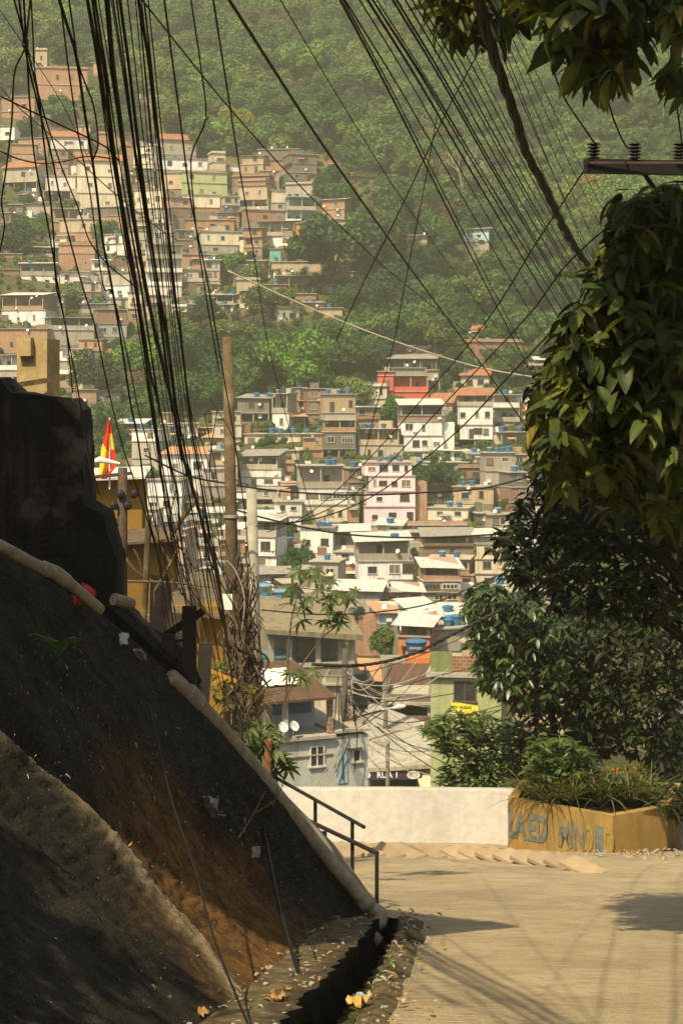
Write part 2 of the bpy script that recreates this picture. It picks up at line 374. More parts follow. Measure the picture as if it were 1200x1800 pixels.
def house(n, x0, x1, yb, st, roof='f', tanks=(), dish=0, yaw=None, dep=None, D=None, name='house', wash=0, box=None, fill=False):
    ox, oy, s = T
    px0, px1, pb = ox+x0*s, ox+x1*s, oy+yb*s
    D = D or depth(pb); k = s*D/F; W = (x1-x0)*k
    rs = random.Random(int(px0*13+pb*7))
    yaw = rs.uniform(-20, 20) if yaw is None else yaw
    dep = dep or min(10, max(5.5, W*rs.uniform(.65, .95)))
    W = W/(abs(math.cos(rad(yaw)))+.35*abs(math.sin(rad(yaw))))
    loc = P((px0+px1)/2, pb, D)
    root = empty(name, loc, n, 'house', 'hillside houses', rad(yaw))
    pl = MB; z = 0.0; hw = W/2; cur_top = 0
    sts = st.split(); top = pb
    # foundation down into the slope
    key0 = sts[0][:2]
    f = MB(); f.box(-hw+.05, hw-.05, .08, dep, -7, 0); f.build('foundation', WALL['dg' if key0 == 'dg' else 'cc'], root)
    lastopen = False; xin0 = 0; xin1 = 0
    for i, t in enumerate(sts):
        mt = re.match(r'([a-z]{2})(\d+):?(.*)', t); key, hpx, kind = mt[1], float(mt[2]), mt[3]
        h = hpx*k; top -= hpx*s; mw = WALL[key]; last = i == len(sts)-1
        y0 = rs.choice([0, 0, -.25, .2, -.4]) if i else 0
        a, b = -hw+xin0, hw-xin1
        if i and rs.random() < .4: a += rs.uniform(-.03, .10)*W
        if i and rs.random() < .4: b -= rs.uniform(-.03, .10)*W
        sl = .16; zt = z+h
        if kind[:1] in 'oO' and kind:
            rec = min(2.6, dep*.4)
            m = MB(); m.box(a, b, y0+rec, dep, z, zt-sl)
            m.build('wall', mw, root)
            if kind[0] == 'o':
                ph = min(1.0, h*.36); m = MB(); m.box(a, b, y0, y0+.14, z, z+ph)
                m.box(a, a+.14, y0+.14, y0+rec, z, z+ph); m.box(b-.14, b, y0+.14, y0+rec, z, z+ph)
                m.build('parapet', WALL[kind[1:3]] if len(kind) >= 3 and kind[1:3] in WALL else rs.choice([mw, CONC]), root)
            else: ph = 0
            nc = max(2, int(W/3.2)+1)
            for j in range(nc):
                cx = a+.12+(b-a-.24)*j/(nc-1); m = MB(); m.box(cx-.1, cx+.1, y0+.02, y0+.2, z+ph, zt-sl); m.build('column', CONC, root)
            for j in range(max(1, int(W/4))):
                cx = rs.uniform(a+.9, b-.9); m = MB(); m.box(cx-.45, cx+.45, y0+rec-.05, y0+rec+.02, z, z+min(2.05, h*.75)); m.build('door', DOORM, root)
            if wash or rs.random() < .35:
                for j in range(rs.randint(1, 3)):
                    m = MB(); cx = rs.uniform(a+.6, b-.6); wd = rs.uniform(.35, .8); hh = rs.uniform(.5, .9)
                    m.hexa([(cx-wd/2, y0+.35, z+h*.86-hh), (cx+wd/2, y0+.45, z+h*.86-hh*.9), (cx+wd/2, y0+.47, z+h*.86-hh*.9), (cx-wd/2, y0+.37, z+h*.86-hh),
                            (cx-wd/2, y0+.4, z+h*.86), (cx+wd/2, y0+.4, z+h*.86), (cx+wd/2, y0+.42, z+h*.86), (cx-wd/2, y0+.42, z+h*.86)])
                    m.build('hung_cloth', rs.choice(WASH), root)
        elif kind[:1] == 'p':
            m = MB(); m.box(a, b, y0, y0+.15, z, zt); m.box(a, a+.15, y0+.15, dep, z, zt); m.box(b-.15, b, y0+.15, dep, z, zt); m.box(a+.15, b-.15, dep-.15, dep, z, zt)
            m.build('parapet', mw, root)
            z = zt; continue
        else:
            m = MB(); m.box(a, b, y0, dep, z, zt-sl); m.build('wall', mw, root)
            for g in re.finditer(r'([wdW])((?:\.\d+)+|\d)', kind):
                c, v = g[1], g[2]
                fr = [float('.'+q) for q in v.split('.')[1:]] if '.' in v else [(j+.5)/int(v) for j in range(int(v))]
                for q in fr:
                    cx = a+(b-a)*min(.93, max(.07, q))
                    if c == 'd':
                        m = MB(); m.box(cx-.5, cx+.5, y0-.04, y0+.03, z+.02, z+min(2.1, h*.8)); m.build('door', DOORM, root); continue
                    hh = min(1.25, h*.44)*rs.uniform(.9, 1.1); ww = (2.3 if c == 'W' else rs.uniform(1.05, 1.45))
                    winpart(root, cx, y0, z+h*rs.uniform(.28, .38), min(ww*rs.choice([.6, 1, 1, 1.25]), W*.4), hh*rs.choice([.7, 1, 1, 1.1]), rs, rs.randint(0, 1))
            if rs.random() < .25:
                cx = rs.uniform(a+.6, b-.6); m = MB(); m.box(cx-.35, cx+.35, y0-.32, y0+.0, z+h*.22, z+h*.22+.5); m.build('air_conditioner', DISHM, root)
            if rs.random() < .3:
                cx = rs.choice([a+.25, b-.25]); m = MB(); m.tube([(cx, y0-.08, z), (cx, y0-.08, zt-.2)], .05, 5); m.build('drainpipe', STEEL, root)
        oh = .12 if not last else .3
        if not (last and roof in 'ctgsyk'):
            m = MB(); m.box(a-oh, b+oh, y0-oh-.1, dep+oh*.5, zt-sl+.002, zt+.002); m.build('roof_slab' if last else 'floor_slab', CONC, root)
        z = zt+.004; cy0 = y0; ca, cb = a, b
    if roof == 'n':
        m = MB(); ph = .55; m.box(ca, cb, cy0, cy0+.14, z, z+ph); m.box(ca, ca+.14, cy0+.14, dep, z, z+ph); m.box(cb-.14, cb, cy0+.14, dep, z, z+ph); m.build('parapet', mw, root)
    if roof in 'cgsy':
        rise = dep*rs.uniform(.08, .16); sd = rs.uniform(-.25, .25); o_ = .55; m = MB()
        m.hexa([(ca-o_, cy0-.7, z-.1), (cb+o_, cy0-.7, z-.1+sd), (cb+o_, dep+.3, z+rise+sd), (ca-o_, dep+.3, z+rise),
                (ca-o_, cy0-.7, z-.05), (cb+o_, cy0-.7, z-.05+sd), (cb+o_, dep+.3, z+rise+.05+sd), (ca-o_, dep+.3, z+rise+.05)])
        m.build('roof', ROOF[roof], root)
        m = MB(); m.prism([(ca, cy0+.3, z-.17), (ca, dep, z-.17), (ca, dep, z+rise-.03)], (cb-ca, 0, 0)); m.build('gable_wall', mw, root)
    if roof in 'tk':
        rise = dep*.24; o_ = .45; ym = (cy0+dep)/2; m = MB()
        m.prism([(ca-o_, cy0-.6, z-.18), (ca-o_, ym, z+rise), (ca-o_, dep+.5, z-.18), (ca-o_, dep+.5, z-.05), (ca-o_, ym, z+rise+.13), (ca-o_, cy0-.6, z-.05)], (cb-ca+2*o_, 0, 0))
        m.build('roof', ROOF[roof], root)
        m = MB(); m.prism([(ca, cy0+.02, z-.17), (ca, dep-.02, z-.17), (ca, ym, z+rise-.05)], (cb-ca, 0, 0)); m.build('gable_wall', mw, root)
    cs, sn = math.cos(rad(yaw)), math.sin(rad(yaw))
    def wpt(x, y, zz): return Vector((loc.x+x*cs-y*sn, loc.y+x*sn+y*cs, loc.z+zz))
    for j, tx in enumerate(sorted(tanks)):
        x = max(-hw+.8, min(hw-.8, ((tx-(x0+x1)/2)*k))); y = rs.uniform(1.0, 2.2)
        tank_at(wpt(x, y, z+.003), rs.choice([.5, .58, .66, .74]), n, j, len(tanks), rs.choice('bbbl'))
    if rs.random() < .3:
        x_ = rs.uniform(-hw*.6, hw*.6); zz = z*rs.uniform(.3, .9); wd = rs.uniform(.7, 1.6); m = MB()
        m.hexa([(x_-wd, -.9, zz-.3), (x_+wd, -.9, zz-.25), (x_+wd, .0, zz), (x_-wd, .0, zz), (x_-wd, -.9, zz-.26), (x_+wd, -.9, zz-.21), (x_+wd, .0, zz+.04), (x_-wd, .0, zz+.04)]); m.build('awning', ROOF[rs.choice('cgyst')], root)
    if rs.random() < .35:
        sd_ = rs.choice([-1, 1]); m = MB(); w0 = rs.uniform(1.2, 2.4); x_ = sd_*hw; m.box(min(x_, x_+sd_*w0), max(x_, x_+sd_*w0), 1.2, dep*.8, -6, z*rs.uniform(.35, .75)); m.build('side_wing', rs.choice([WALL['br'], WALL['gy'], WALL['wh'], WALL['bb'], WALL['cr']]), root)
    if roof == 'f' and rs.random() < .8:     # roof clutter
        for j in range(rs.randint(1, 3)):
            cx = rs.uniform(-hw+.4, hw-.4); cy = rs.uniform(1, dep-1)
            m = MB(); m.tube([(cx, cy, z), (cx+rs.uniform(-.05, .05), cy, z+rs.uniform(.8, 1.9))], .035, 5); m.build('rebar_stub' if j else 'aerial_mast', STEEL, root)
        if rs.random() < .45:
            cx = rs.uniform(-hw*.5, hw*.5); m = MB(); m.box(cx-hw*.3, cx+hw*.3, dep*.45, dep-.2, z, z+rs.uniform(.8, 1.9)); m.build('stair_head', rs.choice([mw, WALL['gy'], WALL['br']]), root)
    for j in range(dish if dish else rs.choice([0, 0, 0, 1])):
        if rs.random() < .5: dish_on(root, rs.uniform(-hw*.85, hw*.85), -.5, z*rs.uniform(.35, .95), .34, rs)
        else: dish_on(root, rs.uniform(-hw*.85, hw*.85), .3, z+.5, .34, rs)
    RECTS.append((px0, px1, top-4, pb))
    return root
h = house
# upper left part of the slope, seen between the cables
T[:] = [0, 50, .2667]
h('orange brick house on the forest edge with a darker ground floor', 215, 600, 520, 'dg50:O br100:w.4.75 br110:w.42.68', 'n', dish=2)
h('narrow tan brick tower at the forest edge', 235, 312, 330, 'tn90:b tn100:w.5', 'n')
h('orange brick house cut by the photo edge with a white tank', 0, 240, 640, 'br95:w.2.7 br95:w.7', 'f', (150,), 1)
h('small house with a white upper wall under the brick one', -40, 105, 790, 'gy55:o wh95:w.6', 'f')
h('low terrace with a pale turquoise railing below the brick house', 262, 500, 590, 'tq60:b', 'n')
h('white bungalow with a terracotta tile roof and brick base', 335, 585, 835, 'br40:b wh80:w.4.85', 't')
h('brown brick house between two dark thick cables of the hill', 105, 335, 810, 'br90:w.3.7', 'f')
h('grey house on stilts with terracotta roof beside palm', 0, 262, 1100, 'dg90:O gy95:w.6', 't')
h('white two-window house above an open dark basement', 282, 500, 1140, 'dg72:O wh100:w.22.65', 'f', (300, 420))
h('tall cream apartment house under an orange tile roof', 505, 800, 1190, 'cr105:w.7 cr110:w.3.75 cr105:w.25.75', 't', yaw=8)
h('brick house half hidden behind the cable bundle', 640, 900, 800, 'br110:w.5', 'n')
h('brick house with red cloth behind thick cables', 800, 905, 900, 'br130:w.5', 'f')
h('cream terrace house with white roof rail behind cables', 870, 1085, 1185, 'cr125:w3', 'f')
h('grey shed with a pale pitched sheet roof beside shrubs', 130, 350, 1260, 'gy110:w.7', 'c')
h('small orange house with a dark veranda on the slope', 350, 560, 1335, 'br60:w.3 br90:o', 'f', dish=1)
h('orange house with a tan upper half and awning windows', 545, 835, 1330, 'br95:w.7 dg60:b', 'f')
h('tiny pink brick cabin inside the forest edge', 610, 690, 300, 'br80:b', 'f')
h('narrow white house wall above the shrubs behind cables', 830, 890, 500, 'wh120:w.5', 'f')
h('grey ruin overgrown with bushes near forest edge', 985, 1115, 560, 'cc110:w.3', 'n')
h('beige house beneath the turquoise terrace in the shade', 500, 600, 700, 'tn60:w.5', 'f')
T[:] = [280, 220, .3167]
h('grey house with a long orange tile roof at the wood edge', 0, 215, 165, 'gy85:w.3.8', 't')
h('long white flat-roofed house with three square windows', 10, 275, 250, 'wh66:w3', 'f', (20, 90))
h('tan house with a striped awning beside the green house', 10, 130, 410, 'br58:b tn90:w.45', 'f')
h('pale green house with a blue tarpaulin window', 122, 388, 412, 'gn92:w.15.42.7 gn60:w.2.7', 'f')
h('cream annexe below the pale green house', 128, 350, 485, 'br30:b cr70:w.75', 'f', dish=1)
h('long orange brick house with three dark windows', 145, 420, 602, 'br80:w.3.55.85', 'f', (340,), 1)
h('wide cream house with three small square windows', 228, 502, 708, 'gy45:w.3.8 cr74:w.15.45.85', 'f', (465,))
h('dark grey topmost house with an unfinished upper storey', 545, 778, 250, 'br55:w.2.7 dg62:b', 'f', (640, 655), 2)
h('small brick house just below the dark topmost house', 560, 668, 312, 'br60:w.45', 'f', dish=1)
h('low white hut among bushes beside the topmost house', 385, 470, 258, 'wh40:b', 'f')
h('brick terrace house with a blue tank and white linen', 395, 620, 335, 'bb55:b', 'n', (510, 540), wash=1)
h('tan house with two brown shutters and dark gallery', 430, 615, 470, 'gy58:o tn75:w.3.75 br30:b', 'n', wash=1)
h('cream windowless house front beside the tan one', 622, 702, 478, 'gy50:w.6 cr68:b', 'f')
h('white and blue balcony house with plants on the rail', 702, 872, 540, 'bl70:owh bl72:o', 'f', (725, 765))
h('low concrete wall house behind the balcony house', 690, 862, 400, 'gy75:b', 'n')
h('orange brick house with two black window holes', 460, 742, 536, 'br66:w.45.75', 'f')
h('grey open gallery house roofed with pale sheet', 535, 757, 612, 'gy78:o', 'g')
h('small white house below the grey gallery', 548, 755, 672, 'wh60:w.75', 'f')
h('house wrapped upstairs in an orange tarpaulin', 758, 892, 690, 'gy70:O or78:b', 'f', yaw=-6)
h('grey concrete house with a brick step at its side', 892, 1042, 602, 'gy82:w.3.75', 'n', dep=6)
h('dark arched basement house under the grey concrete one', 900, 1065, 690, 'dg85:b', 'f')
h('orange brick row house with two blue tanks', 718, 1000, 757, 'br74:w.3.55.85', 'f', (868, 945))
h('turquoise fronted house with an open doorway', 612, 716, 757, 'tq74:d.7', 'f', dish=1)
h('tan row house with white laundry on its rail', 620, 992, 832, 'tn76:w.3.52.82', 'f', wash=1)
h('grey end house stepping down beside the tan row', 992, 1064, 835, 'gy76:w.5', 'f')
h('brick house with a wide dark loggia', 645, 868, 932, 'br98:obr', 'f')
h('lowest orange brick house with a white window pair', 718, 872, 1006, 'br72:w.3.75', 'f')
h('grey ruined house at the foot of the brick column', 650, 782, 1100, 'gy92:w.3.7', 'f')
h('house of three white balconies one above another', -70, 130, 965, 'wh75:w.3.7 wh75:o wh78:o wh78:o', 'f', yaw=10)
h('brick house with tall narrow windows by the balconies', 128, 290, 800, 'br85:w.3.75', 'f', (250,))
h('dark grey house with two pale windows by the balconies', 132, 252, 935, 'dg68:b gy64:w.3.85', 'f')
h('low cluttered house with a blue and white tarpaulin', 215, 425, 1000, 'gy60:o', 'g', (405,))
h('tan ruin with a doorway hung with cloth', 428, 560, 990, 'tn135:d.5', 'n')
h('small brick house with a pale flat roof above trees', 165, 250, 1020, 'br50:b', 'f')
h('small tan hut with a blue tank among the trees', 1000, 1112, 250, 'tn52:w.5', 'f', (1040,), 1)
h('brown brick hut with a red cloth among the trees', 1045, 1190, 345, 'bb62:w.3', 'g')
T[:] = [640, 200, .3]
h('tiny white cube house in the middle of the trees', 143, 192, 430, 'wh72:w.3', 'f')
h('lonely brown house with a pitched roof on the wooded slope', 250, 370, 757, 'tn45:w.6', 'g')
h('shack of blue and white tin sheets on the wooded slope', 575, 735, 800, 'gy52:b bl72:w.3.6', 'g')
h('small rust-red roof in the trees above the brick ruin', 595, 690, 1292, 'bb30:b', 't')
T[:] = [0, 380, .2667]
h('brick house with a pale lean-to and blue shutters', 362, 640, 168, 'br65:b tn85:w.65.85', 'f')
h('terrace under a pale curved sheet roof', 110, 450, 268, 'wh62:o', 'c')
h('dark brick house at the photo edge under flat roof', -30, 130, 482, 'bb135:w.45', 'f', dish=1)
h('low brick house at the photo edge behind the dark one', -20, 150, 340, 'br95:w.3', 'f')
h('big white house with a long pale roof and blue tank', 130, 392, 482, 'wh95:w.4.7 gy75:o', 'c', (200,), 1)
h('square orange brick house with one dark window', 388, 626, 352, 'br110:w.75 br58:b', 'n')
h('narrow white house under a pale lean-to roof', 392, 628, 455, 'wh90:w.2.82', 'g')
h('white house with an orange parapet and dark loft terrace', -5, 320, 722, 'wh105:w.08.38.74 br100:obr', 'c', dish=3)
h('orange brick house with a white oriel at the photo edge', -30, 320, 905, 'br165:w.3.62', 'f', (165,), 1)
h('dark grey terrace house with white dishes', 322, 632, 852, 'gy105:b dg82:o', 'f', dish=2)
h('bluish grey house with a brown upper floor', 632, 842, 797, 'bw90:w.22.6 bb95:b', 'f')
h('grey shed with a pale roof and two blue tanks', 530, 760, 640, 'gy60:b', 'g', (620, 690))
h('white house with small square windows behind cables', 660, 865, 535, 'wh82:w.3.65 gy85:w.25', 'f')
h('brick and cream house with a blue tank behind cables', 842, 945, 702, 'br92:w.45 cr112:w.4', 'f', (900,))
h('white low house with a slanting roof above the trees', 320, 562, 1012, 'gy60:b wh80:w.1.48', 'f')
h('tan hut under a broad white sheet near the pillar', 312, 570, 1132, 'tn95:b', 'c', dish=1)
h('brick hut above the trees with one white dish', 492, 642, 1275, 'br135:w.5', 'f', dish=1)
h('grey low house with a pale weathered roof in trees', 632, 800, 1222, 'gy70:w.5', 'g')
h('grey and brick house beside the rough pillar', -30, 195, 1132, 'gy120:w.6 wh100:o', 'f', (170,))
T[:] = [140, 700, .2833]
h('tall grey apartment house with a white rooftop room', 310, 505, 482, 'gy112:w.55 gy105:w.55 wh72:w.7', 'f', (360, 440))
h('white house under a salmon sheet roof behind cables', 500, 800, 605, 'wh130:w.55 wh130:w.3.8', 's', yaw=-9)
h('white house with scattered windows behind the cables', 408, 645, 725, 'wh120:w.2.55 wh100:w.7', 'f')
h('grey blank house beside the wooden pole', 770, 925, 640, 'gy100:b gy105:w.4', 'f')
h('small house with an orange tarp roof near the pole', 770, 900, 330, 'tn90:w.5', 's')
h('dark brown open house in the trees near the pole', 680, 900, 265, 'dg85:o', 'f')
h('long shed with grey sheet roof below white houses', 420, 720, 860, 'gy95:w.6', 'g')
h('pale shed with a bright white roof by cables', 700, 915, 790, 'wh85:w.4', 'c')
h('cream house with a blue tank row by the cables', 630, 905, 1010, 'cr100:w.3.6', 'g', (680, 760))
h('pale block house under the cable tangle', 660, 900, 1110, 'wh95:w.25.6', 'f')
T[:] = [400, 640, .2333]
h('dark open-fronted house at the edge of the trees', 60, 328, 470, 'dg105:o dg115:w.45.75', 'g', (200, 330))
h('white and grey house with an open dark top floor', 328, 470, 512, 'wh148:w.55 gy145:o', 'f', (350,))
h('grey porch house under a pale orange roof', 460, 588, 505, 'gy115:o', 's')
h('curved cream house with blue tanks on its roof', 122, 562, 645, 'cr122:w.12.27.7', 'f', (335, 400, 500), 1, yaw=4)
h('narrow brick and plaster house below a light blue tank', 566, 712, 745, 'br98:b br125:w.75', 'f', (590, 690))
h('tall house with dark grey and brick storeys and tan top', 708, 968, 745, 'dg110:o dg128:W.25.75 dg88:obr gy55:b tn140:d.3w.85', 'f', (760, 840, 910), yaw=5)
h('cream house with a small orange awning', 130, 562, 745, 'cr98:w.5.8', 'f')
h('white house with a cream awning roof and red laundry', 78, 415, 918, 'wh70:d.35w.7 wh60:b gy95:o', 'g', wash=1)
h('orange wedge-shaped brick house in a narrow gap', 378, 512, 892, 'br150:w.7', 'n', yaw=-22)
h('large white house with a long grey roof terrace', 528, 906, 1192, 'cr135:w.25.65.85 wh130:W.25.55.85 gy165:o', 'f', (800, 760), 3, yaw=4)
h('narrow dark brick house squeezed by the pink one', 906, 992, 1192, 'br115:b gy120:w.5', 'f')
h('grey house with a dark garage and dish by the pole', 195, 425, 1082, 'gy70:o gy75:w.4', 'f', dish=1)
h('small white-roofed house beside the green tree', 80, 345, 1292, 'wh70:b wh85:o', 'c')
h('brown house behind the cream awning house', 420, 530, 1000, 'dg110:b', 'f')
T[:] = [0, 0, 1]
h('big pale pink apartment house with many small windows', 640, 730, 924, 'pk34:w.2.55.9 pk27:w.25.78 pk27:w.12.3.55.8 pk24:w.15.4.66.88', 'f', (685,), yaw=3, dep=9)
h('open rooftop room standing on the pink house', 645, 712, 838, 'cc24:O', 'f', (668, 705), yaw=3, D=depth(924)+1.5, dep=5)
T[:] = [540, 600, .2167]
h('brick house with three dishes at the head of its row', 638, 870, 118, 'br88:w.55', 'f', (700, 740), 3)
h('grey plastered house joined to the dish house', 870, 1052, 132, 'gy98:w.7', 'f', (985,))
h('grey workshop with a white rail above the red house', 640, 1060, 262, 'gy125:o', 'g')
h('bright red house with arches and a red balcony', 690, 985, 545, 'rd140:b rd130:ord gy62:b', 'f', dish=1, yaw=6)
h('bright red annexe with one window and a stair', 568, 700, 550, 'rd150:b rd125:w.6 rd35:b', 'f', yaw=-8)
h('grey concrete house on pillars behind the red one', 955, 1075, 430, 'gy120:O gy80:b', 'f')
h('large white house with a dark glazed top floor', 755, 1106, 972, 'wh80:w.4.78 wh130:w.3.52.82 wh118:w.2.55 br48:b dg82:O', 'c', dish=1, yaw=3)
h('narrow grey side house of the large white one', 1106, 1182, 905, 'wh100:w.5 gy130:w.5', 'f')
h('orange tiled long house behind the large white one', 780, 1190, 560, 'tn65:w.9', 't')
h('grey and tan house with washing and blue tanks', 402, 782, 972, 'gy135:w.25.5.85 tn132:o', 'f', (455, 515, 610), 1, wash=1)
T[:] = [640, 560, .2833]
h('wide orange brick ruin heaped with rubble on top', 670, 1000, 252, 'br112:w.1', 'n', (770,))
h('little cream house under a terracotta roof', 596, 776, 442, 'cr92:w.3.7', 't', (625, 675))
h('white cube house with a dark porch and brown roof', 572, 798, 802, 'dg55:O wh90:d.35w.55.8 wh118:w.15.55.85 gy65:o', 't')
h('white house of open galleries above a blue tank', 796, 962, 702, 'cr62:b wh90:o wh80:o', 'f', (880,))
h('grey house with a terracotta lean-to by the leaves', 962, 1100, 682, 'gy112:w.4', 't')
h('cream house with a deep open verandah', 836, 1042, 832, 'cr130:o', 'f', (860, 985))
h('tall grey block with four blue tanks on top', 745, 965, 1132, 'gy95:w.7 gy95:w.7 gy112:w.15.65', 'f', (790, 830, 865, 905), 1, yaw=6)
h('sky blue house with a dark door', 402, 658, 972, 'bl82:w.25d.55', 'f')
h('brown rubble terrace between blue and grey houses', 575, 745, 1010, 'bb90:w.7', 'n')
h('tan house with two blue tanks and dishes', 545, 805, 1152, 'tn112:w.3.7', 'f', (610, 665), 2)
h('dark basement house beside the round green tree', 370, 560, 1125, 'dg95:b', 'f')
h('white house with a pale roof at the tree edge', 1060, 1180, 325, 'wh72:o', 'c')
h('little brick house at the tree edge', 1000, 1130, 362, 'br72:w.5', 'g')
h('orange brick strip house beside the verandah', 928, 1082, 925, 'br85:w.2', 'f')
h('white and grey house half covered by leaves', 960, 1150, 560, 'wh90:w.4', 'f')
T[:] = [660, 840, .2]
h('cream house with blue tanks over an open grey half', 440, 822, 412, 'wh42:b cr112:w.3.75', 'f', (635, 725), 1)
h('long low orange brick house with two dark openings', 240, 818, 512, 'br102:W.69.88', 'n', yaw=2)
h('brown brick house with a red awning', 390, 862, 692, 'bb95:w.3.6 bb85:o', 'g')
h('orange house end with two blue tanks', 420, 872, 955, 'br110:w.85 br140:w.85', 'f', (570, 700), dep=6)
h('tan house with balcony under a tilted white sheet', 412, 762, 1102, 'tn92:w.4.75 tn112:W.25.72 br120:obr', 'c', yaw=5)
h('tall cream house at the edge of the dark tree', 866, 1130, 958, 'cr120:w.5 cr130:w.42 cr130:w.45 gy70:b', 'c', yaw=-10)
T[:] = [0, 0, 1]
h('white three-storey house with a roofed terrace', 629, 726, 1052, 'wh34:w.3.6d.9 wh33:w.25.66.92 gy34:o', 'c', (695,), 1, yaw=4)
h('brown house back wall behind the roofed terrace', 690, 745, 960, 'bb25:w.4', 'f')
T[:] = [440, 880, .3667]
h('pale house with four blue tanks on the roof', 236, 398, 252, 'wh125:w.2.75', 'f', (330, 345, 365, 390), yaw=-6)
h('grey terrace house roofed by a tilted white sheet', 396, 562, 242, 'gy95:o', 'c')
h('brown brick shed with a flat mouldy roof', 282, 422, 352, 'bb82:b', 'f')
h('white and orange house below the brown shed', 402, 522, 388, 'br85:w.3 wh60:w.45', 'f', dish=2)
h('white gallery house beside the pole with dishes', 0, 132, 335, 'wh70:w.4 wh95:w.6 gy80:o', 'c', dish=2)
h('grey low house with three little windows by pole', 20, 182, 435, 'gy85:w.6', 'g', dish=1)
h('grey yard house with a wide pale sheet roof', 402, 622, 545, 'gy115:b', 'c', yaw=-8)
h('blue walled house with a salmon roof', 612, 746, 592, 'bw62:b', 's')
h('bare orange house with a white canopy on posts', 702, 862, 742, 'or95:b or55:O', 'c')
h('white frame terrace with a flat white top', 772, 900, 645, 'wh115:O', 'c')
h('grey block wall house with three blue tanks', 862, 1072, 722, 'gy115:b', 'f', (965, 990, 1015))
h('low house roofed with pale flat sheets and blue tank', 915, 1045, 600, 'gy50:b', 'c', (935,))
h('tan low house with blue tank behind sapling leaves', 180, 290, 330, 'tn60:b', 'f', (215, 225, 250))

# ------------------------------------------------------------- more small houses squeezed between the ones above
CNAME = {'br': 'orange brick', 'bb': 'brown brick', 'wh': 'white', 'cr': 'cream', 'gy': 'grey', 'dg': 'dark grey', 'tn': 'tan'}
HL = [o for o in COL.objects if o.get('category') == 'house']
HP = [((r[0]+r[1])/2, (r[2]+r[3])/2, o['label']) for r, o in zip(RECTS, HL)]
def filler():
    rf = random.Random(23); T[:] = [0, 0, 1]; n = 0; used = set()
    zones = [(0, 600, 300, 560, 5), (400, 950, 720, 1080, 6), (225, 420, 770, 1030, 3), (0, 170, 540, 690, 1)]
    for tr in range(4000):
        if n >= 120: break
        z = rf.choices(zones, [q[4] for q in zones])[0]
        w = rf.uniform(24, 52); px = rf.uniform(z[0], z[1]); py = rf.uniform(z[2], z[3]); k = 3000/depth(py)
        ns = rf.choice([1, 1, 2, 2, 3]); h_ = ns*2.75*k; x0, x1, y0, y1 = px-w/2, px+w/2, py-h_, py
        ov = 0
        for a, b, c, d in RECTS: ov += max(0, min(b, x1)-max(a, x0))*max(0, min(d, y1)-max(c, y0))
        if ov > .5*w*h_: continue
        c = rf.choice(['br', 'br', 'bb', 'wh', 'cr', 'gy', 'gy', 'tn', 'dg']); st = []
        for i in range(ns):
            kk = c if rf.random() < .7 else rf.choice(list(CNAME)); kd = rf.choice(['w2', 'w.3.7', 'w.6', 'o', 'w.25d.7']); st.append('%s%.1f:%s' % (kk, h_/ns, kd))
        near = sorted(HP, key=lambda q: (q[0]-px)**2+(q[1]-py)**2); rf2 = None
        for q in near[:14]:
            dx, dy = px-q[0], py-q[1]
            rel = ('above' if dy < 0 else 'below') if abs(dy) > abs(dx) else ('left of' if dx < 0 else 'right of')
            if (rel, q[2]) not in used and len(q[2].split()) <= 9: rf2 = (rel, q[2]); break
        if not rf2: continue
        used.add(rf2); rel, q = rf2
        house('small %s one %s the %s' % (CNAME[c], rel, q), x0, x1, py, ' '.join(st), rf.choice('fffffcgn'), (px,) if rf.random() < .4 else (), fill=True); n += 1
    print('fillers', n)
# ------------------------------------------------------------- the lower street: nearer buildings
def quadwall(root, name, mat, pts, thick):
    """wall panel over pixel-measured corners pts=[(x,z)...] given in metres"""
    m = MB(); m.prism(pts, thick); return m.build(name, mat, root)
def text_mesh(name, body, size, mat, parent, loc, rot=(rad(90), 0, 0), ext=.01, sx=1.0, bold=0):
    cu = bpy.data.curves.new(name, 'FONT'); cu.body = body; cu.size = size; cu.extrude = ext; cu.align_x = 'CENTER'; cu.offset = bold
    cu.resolution_u = 3
    o = bpy.data.objects.new(name, cu); COL.objects.link(o)
    me = bpy.data.meshes.new_from_object(o); bpy.data.objects.remove(o)
    me.materials.clear(); me.materials.append(mat)
    o = bpy.data.objects.new(name, me); COL.objects.link(o); o.parent = parent; o.location = loc; o.rotation_euler = rot; o.scale = (sx, 1, 1)
    return o
rs = random.Random(5)
# --- green corner house with a yellow banner
D = 108; gh = empty('house', P(818, 1330, D), 'light green corner house with a yellow and white banner', 'house', 'houses of the lower street', rad(-8))
q = D/F; W = 62*q
m = MB(); m.box(-W, W, 0, 8, -4, 140*q); m.build('wall', WALL['gn'], gh)
m = MB(); m.box(-W-.25, W+.25, -.35, 8.2, 140*q, 148*q); m.build('roof_slab', CONC, gh)
m = MB(); m.box(-W, -W+1.35, 0, .2, 148*q, 183*q); m.build('parapet', plaster('moss_green_render', (.20, .24, .11), .6), gh)
m = MB(); m.box(-W+1.35, W, -.05, .2, 148*q, 176*q); m.build('parapet', WALL['bb'], gh)
winpart(gh, -.05, 0, 98*q, 40*q, 34*q, rs, 0, BROWNF, DARKG)
m = MB(); m.box(-28*q, 14*q, -.12, .0, 134*q, 138*q); m.build('lintel', CONC, gh)
YB = plain('banner_yellow', (.75, .58, .06), .6, .1); WHB = plain('banner_white', (.75, .73, .66), .6, .1); INK = plain('ink_black', (.03, .028, .03), .6, 0)
m = MB(); m.hexa([(-25*q, -.14, 66*q), (24*q, -.14, 62*q), (24*q, -.11, 62*q), (-25*q, -.11, 66*q), (-25*q, -.12, 97*q), (22*q, -.12, 90*q), (22*q, -.09, 90*q), (-25*q, -.09, 97*q)])
bn = m.build('banner', YB, gh)
